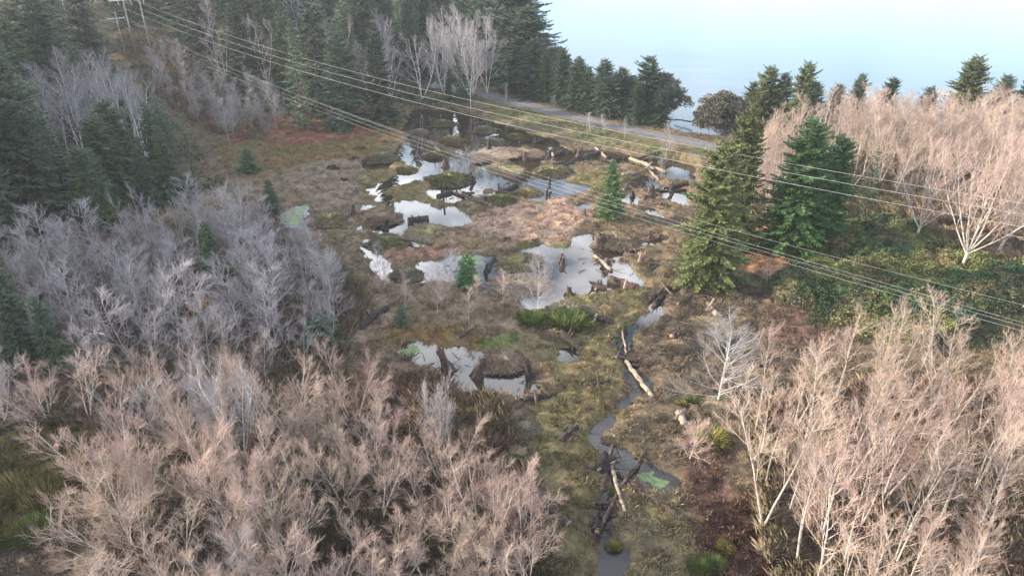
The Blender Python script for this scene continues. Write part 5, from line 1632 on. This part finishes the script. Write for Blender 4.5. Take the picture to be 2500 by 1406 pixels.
def make_stump(px, py, wpx, hpx, tone, label, lean=(0, 0), flare=1.7, roots=7, torn=0.35, name='stump', cat='stump'):
    sd = int(px * 3 + py)
    r_ = np.random.default_rng(sd)
    z0 = gz_px(px, py); P = px_pt(px, py, z0)
    yy = P[1] * cP + H * sP
    r0 = wpx / 2 / F * yy; hh = hpx / F * yy * 1.05
    P[1] += r0 * 0.6
    e = obj(name, None, None, tuple(P))
    ns = 16; lev = [(-0.2, flare), (0.05, flare * .95), (0.2, 1.25), (0.5, 1.0), (0.8, 0.92), (1.0, 0.9)]
    lob = r_.uniform(0.75, 1.25, ns)
    V = []
    for j, (f, m_) in enumerate(lev):
        for k in range(ns):
            a = 6.283 * k / ns
            rr = r0 / flare * m_ * (1 + (lob[k] - 1) * (1.3 if f < .3 else .6))
            zz = hh * f + (r_.uniform(-torn, torn) * hh * .6 if j == len(lev) - 1 else 0)
            V.append((rr * math.cos(a) + lean[0] * hh * max(f, 0), rr * math.sin(a) + lean[1] * hh * max(f, 0), zz))
    V.append((lean[0] * hh * .8, lean[1] * hh * .8, hh * 0.72))
    Q = [(j * ns + k, j * ns + (k + 1) % ns, (j + 1) * ns + (k + 1) % ns, (j + 1) * ns + k) for j in range(len(lev) - 1) for k in range(ns)]
    T = [(len(V) - 1, (len(lev) - 1) * ns + k, (len(lev) - 1) * ns + (k + 1) % ns) for k in range(ns)]
    mb = MB(); mb.add(np.array(V), [np.array(Q), np.array(T)])
    obj('trunk', mb.mesh('trunk', [M[tone]]), e)
    if roots:
        q = MB()
        for i in range(roots):
            a = 6.283 * (i + r_.random() * .6) / roots; l_ = r0 * r_.uniform(0.8, 1.25)
            d = np.array([math.cos(a), math.sin(a), 0])
            V, Fs = tube_path([d * r0 * .4 + [0, 0, hh * .28], d * l_ * .75 + [0, 0, hh * .05], d * l_ * 1.1 + [0, 0, -.15]], [r0 * .24, r0 * .17, r0 * .06], 6, .15, True, sd + i)
            q.add(V, Fs)
        obj('roots', q.mesh('roots', [M[tone]], True), e)
    tag(e, label, cat)
    return e


for q in [
 (1462,606,40,30,BR,'big torn stump with a pale face beside the straw-coloured mound',(0.1,0)),
 (1087,410,22,18,BR,'forked stump with a dark hollow under the lower wires',(0,0)),
 (1194,372,18,26,DK,'black stump against the grey hummock in the back pond',(0,0)),
 (1155,446,16,22,DK,'dark snag at the right of the largest green hummock',(-.3,0)),
 (863,527,18,22,BR,'brown stump alone in the tawny grass left of the pale pool',(0,0)),
 (938,562,20,24,DK,'dark stump leaning at the edge of the pale pool at left',(.3,0)),
 (1389,722,20,20,BR,'round brown root stump at the near edge of the middle pond',(0,0)),
 (1278,648,16,22,BR,'small stump on top of the long hummock in the middle pond',(.3,0)),
 (1095,908,32,54,BR,'tall leaning reddish stump at the left of the lower pond',(-.35,0)),
 (1163,925,34,50,BR,'split stump with a spreading foot in the lower pond',(.3,0)),
 (1295,925,26,44,DK,'gnarled dark stump at the right bank of the lower pond',(-.2,0)),
 (1474,1150,44,34,DK,'black root mass at the heart of the lower log jam',(0,0)),
 (1457,1300,24,44,DK,'black snag of roots standing in the lowest stream pool',(.15,0)),
 (1590,480,26,22,BR,'brown root tangle in the mud right of the bright cone-shaped spruce',(0,0)),
 (1525,815,18,16,DK,'black root clump on the bend of the upper stream',(0,0)),
 (1545,484,16,14,DK,'little black stump in the upper right mud below the pools',(0,0)),
 (1340,385,14,16,DK,'black snag behind the stout black log in the upper pond',(.2,0)),
 (1640,470,14,14,DK,'black root stub among the dark logs near the big spruce',(0,0)),
 (1262,985,14,20,PL,'little pale stump on the dark bushy hummock',(0,0)),
 (1415,385,22,16,BR,'reddish stump behind the long black log in the upper pond',(0,0)),
]:
    make_stump(*q[:6], lean=q[6], roots=5 if q[2] < 40 else 3)


def make_post(px, py, wpx, hpx, tone, label, lean=0.0, name='post', cat='post'):
    z0 = gz_px(px, py); P = px_pt(px, py, z0); yy = P[1] * cP + H * sP
    r0 = wpx / 2 / F * yy; hh = hpx / F * yy * 1.08
    V, Fs = tube_path([(0, 0, -.4), (0, 0, 0), (lean * hh * .5, 0, hh * .5), (lean * hh, 0, hh * .97)], [r0 * 1.1, r0 * 1.05, r0, r0 * .92], 9, .08, True, int(px))
    q = MB(); q.add(V, Fs)
    o = obj(name, q.mesh(name, [M[tone]], True), None, tuple(P))
    tag(o, label, cat); return o


for q in [
 (1283,392,10,20,BR,'brown upright post in the bright water below the dark brown mound',-.1),
 (1342,446,7,15,DK,'short black post alone in the widest bright water',0),
 (1335,478,6,17,DK,'straight black post of the leaning pair in the bright water',0),
 (1340,478,6,10,DK,'tilted black post of the leaning pair in the bright water',.5),
 (1427,530,5,20,BR,'thin brown fence post on the right edge of the pink field',0),
 (1850,846,4,50,PL,'white leaning pole standing on the flat right of the stream',.12),
 (1357,424,4,11,DK,'left black stub below the broad mossy hummock',0),
 (1376,428,4,9,DK,'right black stub below the broad mossy hummock',0),
 (1185,492,6,13,DK,'dark stub beside the yellow-green hummock above the pink field',0),
 (1078,462,5,14,DK,'thin dark stub in the water under the largest green hummock',0),
 (1306,350,3,14,BR,'thin stake behind the dark brown mound',0),
 (1722,371,4,12,PL,'pinkish marker post at the roadside near the yellow-green spruces',0),
]:
    make_post(*q[:6], lean=q[6])
# bent dark pipe by the road
z0 = 0.9; P = px_pt(1718, 380, z0); yy = P[1] * cP + H * sP; u = yy / F
V, Fs = tube_path([(0, 0, -.3), (0, 0, 4 * u), (1.0 * u, 0, 6.5 * u), (3.5 * u, 0, 8 * u), (4 * u, 0, 10.5 * u), (1.5 * u, 0, 12.5 * u), (-2 * u, 0, 12 * u)], [1.1 * u] * 3 + [1.4 * u] * 3 + [1.2 * u], 8, 0, True)
q = MB(); q.add(V, Fs)
tag(obj('bent_pipe', q.mesh('bent_pipe', [M['pipe']], True), None, tuple(P)), 'dark bent pipe on the road bank near the yellow-green spruces', 'pipe')

# ------------------------------------------------------------------ power line
PERP = np.array([0.69, 0.72, 0.0])


def pole_at(px, py, top):
    x, y = gp(px, py, 0.2); z = float(zt(x, y))
    return np.array([x, y, z]), height_to(y, z, top)


A0, hA = pole_at(333, 136, 1)
B0 = A0 + PERP * 3.3 * np.array([1, 1, 0]); B0[2] = float(zt(B0[0], B0[1]))
topz = A0[2] + hA
e = obj('pylon', None, None, tuple(A0))
for P in (A0, B0):
    V, Fs = tube_path([P - A0 + [0, 0, -.5], P - A0 + [0, 0, (topz - P[2]) * .5], P - A0 + [0, 0, topz - P[2] + .5]], [.19, .16, .13], 8, .03)
    q = MB(); q.add(V, Fs); obj('pole', q.mesh('pole', [M['pole']], True), e)


def beam(name, c, d, half, hw, hh_, mat, parent):
    d = d / np.linalg.norm(d); s = np.cross(d, [0, 0, 1.0]); s /= np.linalg.norm(s); up = np.cross(s, d)
    V = [c + d * half * i + s * hw * j + up * hh_ * k for i in (-1, 1) for j in (-1, 1) for k in (-1, 1)]
    Fq = np.array([(0, 1, 3, 2), (4, 6, 7, 5), (0, 4, 5, 1), (2, 3, 7, 6), (0, 2, 6, 4), (1, 5, 7, 3)])
    q = MB(); q.add(np.array(V), Fq); return obj(name, q.mesh(name, [mat]), parent)


mid = (A0 + B0) / 2 - A0; mid[2] = topz - A0[2]
beam('crossarm', mid + [0, 0, .0] - np.array([PERP[1], -PERP[0], 0]) * .28, PERP, 4.2, .12, .15, M['crossarm'], e)
att_u = []
for k in (2.6, -0.0, -2.6):
    q = mid + PERP * k - np.array([PERP[1], -PERP[0], 0]) * .28
    V, Fs = tube_path([q - [0, 0, .15], q - [0, 0, .5], q - [0, 0, 1.15]], [.05, .11, .07], 8)
    m_ = MB(); m_.add(V, Fs); obj('insulator', m_.mesh('insulator', [M['ceramic']], True), e)
    att_u.append(A0 + q - [0, 0, 1.15])
tag(e, 'two-pole wooden pylon with a pale crossarm at the top left of the photo', 'pylon')

C0, hC = pole_at(308, 140, 30)
e = obj('utility_pole', None, None, tuple(C0))
V, Fs = tube_path([np.array([0, 0, -.5]), np.array([0, 0, hC * .5]), np.array([0, 0, hC])], [.17, .14, .11], 8, .03)
q = MB(); q.add(V, Fs); obj('pole', q.mesh('pole', [M['pole']], True), e)
zc = height_to(C0[1], C0[2], 46)
beam('crossarm', np.array([0, 0, zc]) - np.array([PERP[1], -PERP[0], 0]) * .22, PERP, 1.7, .07, .08, M['crossarm'], e)
att_l = []
for k in (1.6, 0.7, -0.7, -1.6):
    q = np.array([0, 0, zc]) + PERP * k - np.array([PERP[1], -PERP[0], 0]) * .22
    V, Fs = tube_path([q + [0, 0, .08], q + [0, 0, .2], q + [0, 0, .3]], [.04, .07, .04], 7)
    m_ = MB(); m_.add(V, Fs); obj('insulator', m_.mesh('insulator', [M['ceramic']], True), e)
    att_l.append(C0 + q + [0, 0, .3])
tag(e, 'slim single wooden pole with one short crossarm beside the two-pole pylon', 'pole')


def ray(px, py, t):
    a = (px - CX) / F; b = (CY - py) / F
    return np.array([a * t, (cP + b * sP) * t, H + (-sP + b * cP) * t])


def wire(A, end, mid_y, rad, label, group, end_t):
    B = ray(end[0], end[1], end_t)
    B2 = A + (B - A) * 1.25
    lo, hi = -2.0, 12.0
    def curve(S, n=60):
        s = np.linspace(0, 1.25, n)
        P = A[None] + (B - A)[None] * s[:, None]
        P[:, 2] -= 4 * S * s * (1 - s)
        return P
    for _ in range(40):
        S = (lo + hi) / 2
        P = curve(S, 400)
        px, py = project(P[:, 0], P[:, 1], P[:, 2])
        if np.interp(1250, px, py) < mid_y: lo = S
        else: hi = S
    back = A + (A - B) / np.linalg.norm(A - B) * 95; back[2] = A[2] + 16
    s = np.linspace(1, 0, 14)[:-1]
    Pb = A[None] + (back - A)[None] * s[:, None]; Pb[:, 2] -= 4 * 1.2 * s * (1 - s)
    P = np.concatenate([Pb, curve(S)])
    V, Fs = tube_path([p - A for p in P], [rad] * len(P), 6)
    q = MB(); q.add(V, Fs)
    o = obj('power_line', q.mesh('power_line', [M['wire']], True), None, tuple(A))
    tag(o, label, 'power line', group)


GW1, GW2 = 'three heavy wires on the pylon', 'thin wires on the slim pole'
wire(att_u[0], (2500, 497), 268, 0.0115, 'topmost of the three heavy wires crossing the whole photo', GW1, 51)
wire(att_u[1], (2500, 524), 287, 0.0115, 'middle one of the three heavy wires crossing the whole photo', GW1, 49)
wire(att_u[2], (2500, 555), 307, 0.0115, 'lowest of the three heavy wires crossing the whole photo', GW1, 47)
wire(att_l[0], (2500, 745), 408, 0.0068, 'topmost thin wire of the lower bundle running to the slim pole', GW2, 47)
wire(att_l[1], (2500, 788), 416, 0.0068, 'second thin wire from the top in the lower bundle', GW2, 45)
wire(att_l[2], (2500, 797), 425, 0.0068, 'second thin wire from the bottom in the lower bundle', GW2, 44)
wire(att_l[3], (2500, 809), 436, 0.0068, 'lowest thin wire of the lower bundle running to the slim pole', GW2, 43)

# ------------------------------------------------------------------ the hazy air
top_ = float(max(GZ.max(), max(t['z'] + t['h'] for t in TREES), H)) + 2.0
hz0, hz1 = np.array((-490., -170., float(GZ.min()) - 1.0)), np.array((570., 730., top_))
V = np.array([[(hz0, hz1)[i][0], (hz0, hz1)[j][1], (hz0, hz1)[k_][2]] for i in (0, 1) for j in (0, 1) for k_ in (0, 1)])
Fq = np.array([(0, 1, 3, 2), (4, 6, 7, 5), (0, 4, 5, 1), (2, 3, 7, 6), (0, 2, 6, 4), (1, 5, 7, 3)])
hm = bpy.data.materials.new('haze'); hm.use_nodes = True
hm.node_tree.nodes.clear()
ho = hm.node_tree.nodes.new('ShaderNodeOutputMaterial'); hv = hm.node_tree.nodes.new('ShaderNodeVolumePrincipled')
hv.inputs['Color'].default_value = (0.90, 0.95, 1.0, 1); hv.inputs['Density'].default_value = 0.00022; hv.inputs['Anisotropy'].default_value = 0.2
hm.node_tree.links.new(hv.outputs['Volume'], ho.inputs['Volume'])
tag(obj('haze', mesh_np('haze', V, [Fq], [hm])), 'thin pale haze over the valley', None, None, 'stuff')
print('haze top', top_)

# ------------------------------------------------------------------ labels that single out each tree of a stand
LMK = [  # a thing one can find, and where it is in the photograph
 ('the orange-leaved shrub', 503, 755), ('the long black log', 885, 790), ('the young yellow-topped spruce', 536, 640), ('the duckweed pool', 715, 530),
 ('the spruce by the duckweed', 668, 490), ('the bluish dark spruces', 110, 800), ('the pale ragged spruce', 480, 380), ('the two lichen-white trees', 225, 760),
 ('the round-crowned grey tree', 650, 880), ('the dark ditch', 740, 1010), ('the fern patch', 90, 1190), ('the pale many-stemmed tree', 590, 1000), ('the bottom left green fern clump', 70, 1310),
 ('the lower pond', 1180, 905), ('the upright grey willow', 1075, 1040), ('the wide warm-toned willow', 1190, 1240), ('the bright-limbed willow', 700, 1330), ('the blunt-butted purplish log', 1340, 1235), ('the lower log jam', 1490, 1160),
 ('the pale crossed log', 1663, 1020), ('the pale wide alder', 1752, 890), ('the yellow tuft', 1735, 1080), ('the twin lone-topped alders', 2085, 860), ('the dark soil strip', 1830, 1330), ('the green ivy clump', 2060, 1290),
 ('the bramble bank', 2250, 740), ('the great forked alder', 2345, 500), ('the dark cedars', 1960, 440), ('the big shore spruce', 2352, 190), ('the dark shore spruce', 2165, 220), ('the yellow-green shore clump', 1900, 220), ('the white alder at the right edge', 2485, 560),
 ('the orange clearing', 1860, 610), ('the bright cone-shaped spruce', 1487, 465), ('the long pale log', 1580, 405), ('the big broad spruce', 1722, 600), ('the stream crossing', 1525, 875), ('the log pile at the stream head', 1605, 725), ('the broad mossy hummock', 1350, 410), ('the crossed black logs', 1235, 463), ('the two-pole pylon', 320, 70), ('the slim single pole', 285, 90), ('the red bog strip', 720, 320), ('the white-branched maple', 1150, 130), ('the tall white-trunked pair', 870, 90), ('the bay corner', 1290, 90),
 ('the marsh head', 950, 265), ('the heavy wires', 640, 120), ('the power line clearing', 430, 170), ('the middle pond', 1250, 670), ('the brown sunken log', 1140, 810), ('the bottom right corner', 2500, 1406), ('the bottom left corner', 0, 1406), ('the top left corner', 0, 0), ('the top edge above the maples', 1050, 0), ('the left photo edge', 0, 350)]
RANK = ['nearest', 'second-nearest', 'third-nearest', 'fourth-nearest', 'fifth-nearest', 'sixth-nearest', 'seventh-nearest', 'eighth-nearest', 'ninth-nearest', 'tenth-nearest', 'eleventh-nearest', 'twelfth-nearest']
WORD = {'thicket_alder': 'bare grey alder', 'bare_willow': 'bare willow', 'bare_alder': 'bare pale alder', 'slope_alder': 'bare tan alder', 'grey_alder': 'bare pale-grey alder', 'bare_maple': 'bare forest tree', 'spruce_tree': 'spruce', 'fern': 'fern', 'small_log': 'small dark log'}
cells = {}
for t in TREES:
    if t['done']: continue
    px, py = project(t['x'], t['y'], t['z'] + t['h'] * 0.6)
    best = min(LMK, key=lambda l: (l[1] - px) ** 2 + (l[2] - py) ** 2)
    dx, dy = px - best[1], py - best[2]
    side = ('right of' if dx > 0 else 'left of') if abs(dx) > abs(dy) else ('above' if dy < 0 else 'below')
    cells.setdefault((t['kind'], best[0], side), []).append((dx * dx + dy * dy, t))
for (kind, lm, side), lst in cells.items():
    lst.sort(key=lambda q: q[0])
    for i, (_, t) in enumerate(lst):
        rk = RANK[i] if i < len(RANK) else f'{i + 1}th-nearest'
        w_ = WORD[kind]
        if kind == 'spruce_tree': w_ = ('dark spruce' if t['tone'] == 'needle_dark' else 'green spruce')
        t['o']['label'] = f'{w_}, {rk} of its kind {side} {lm}'
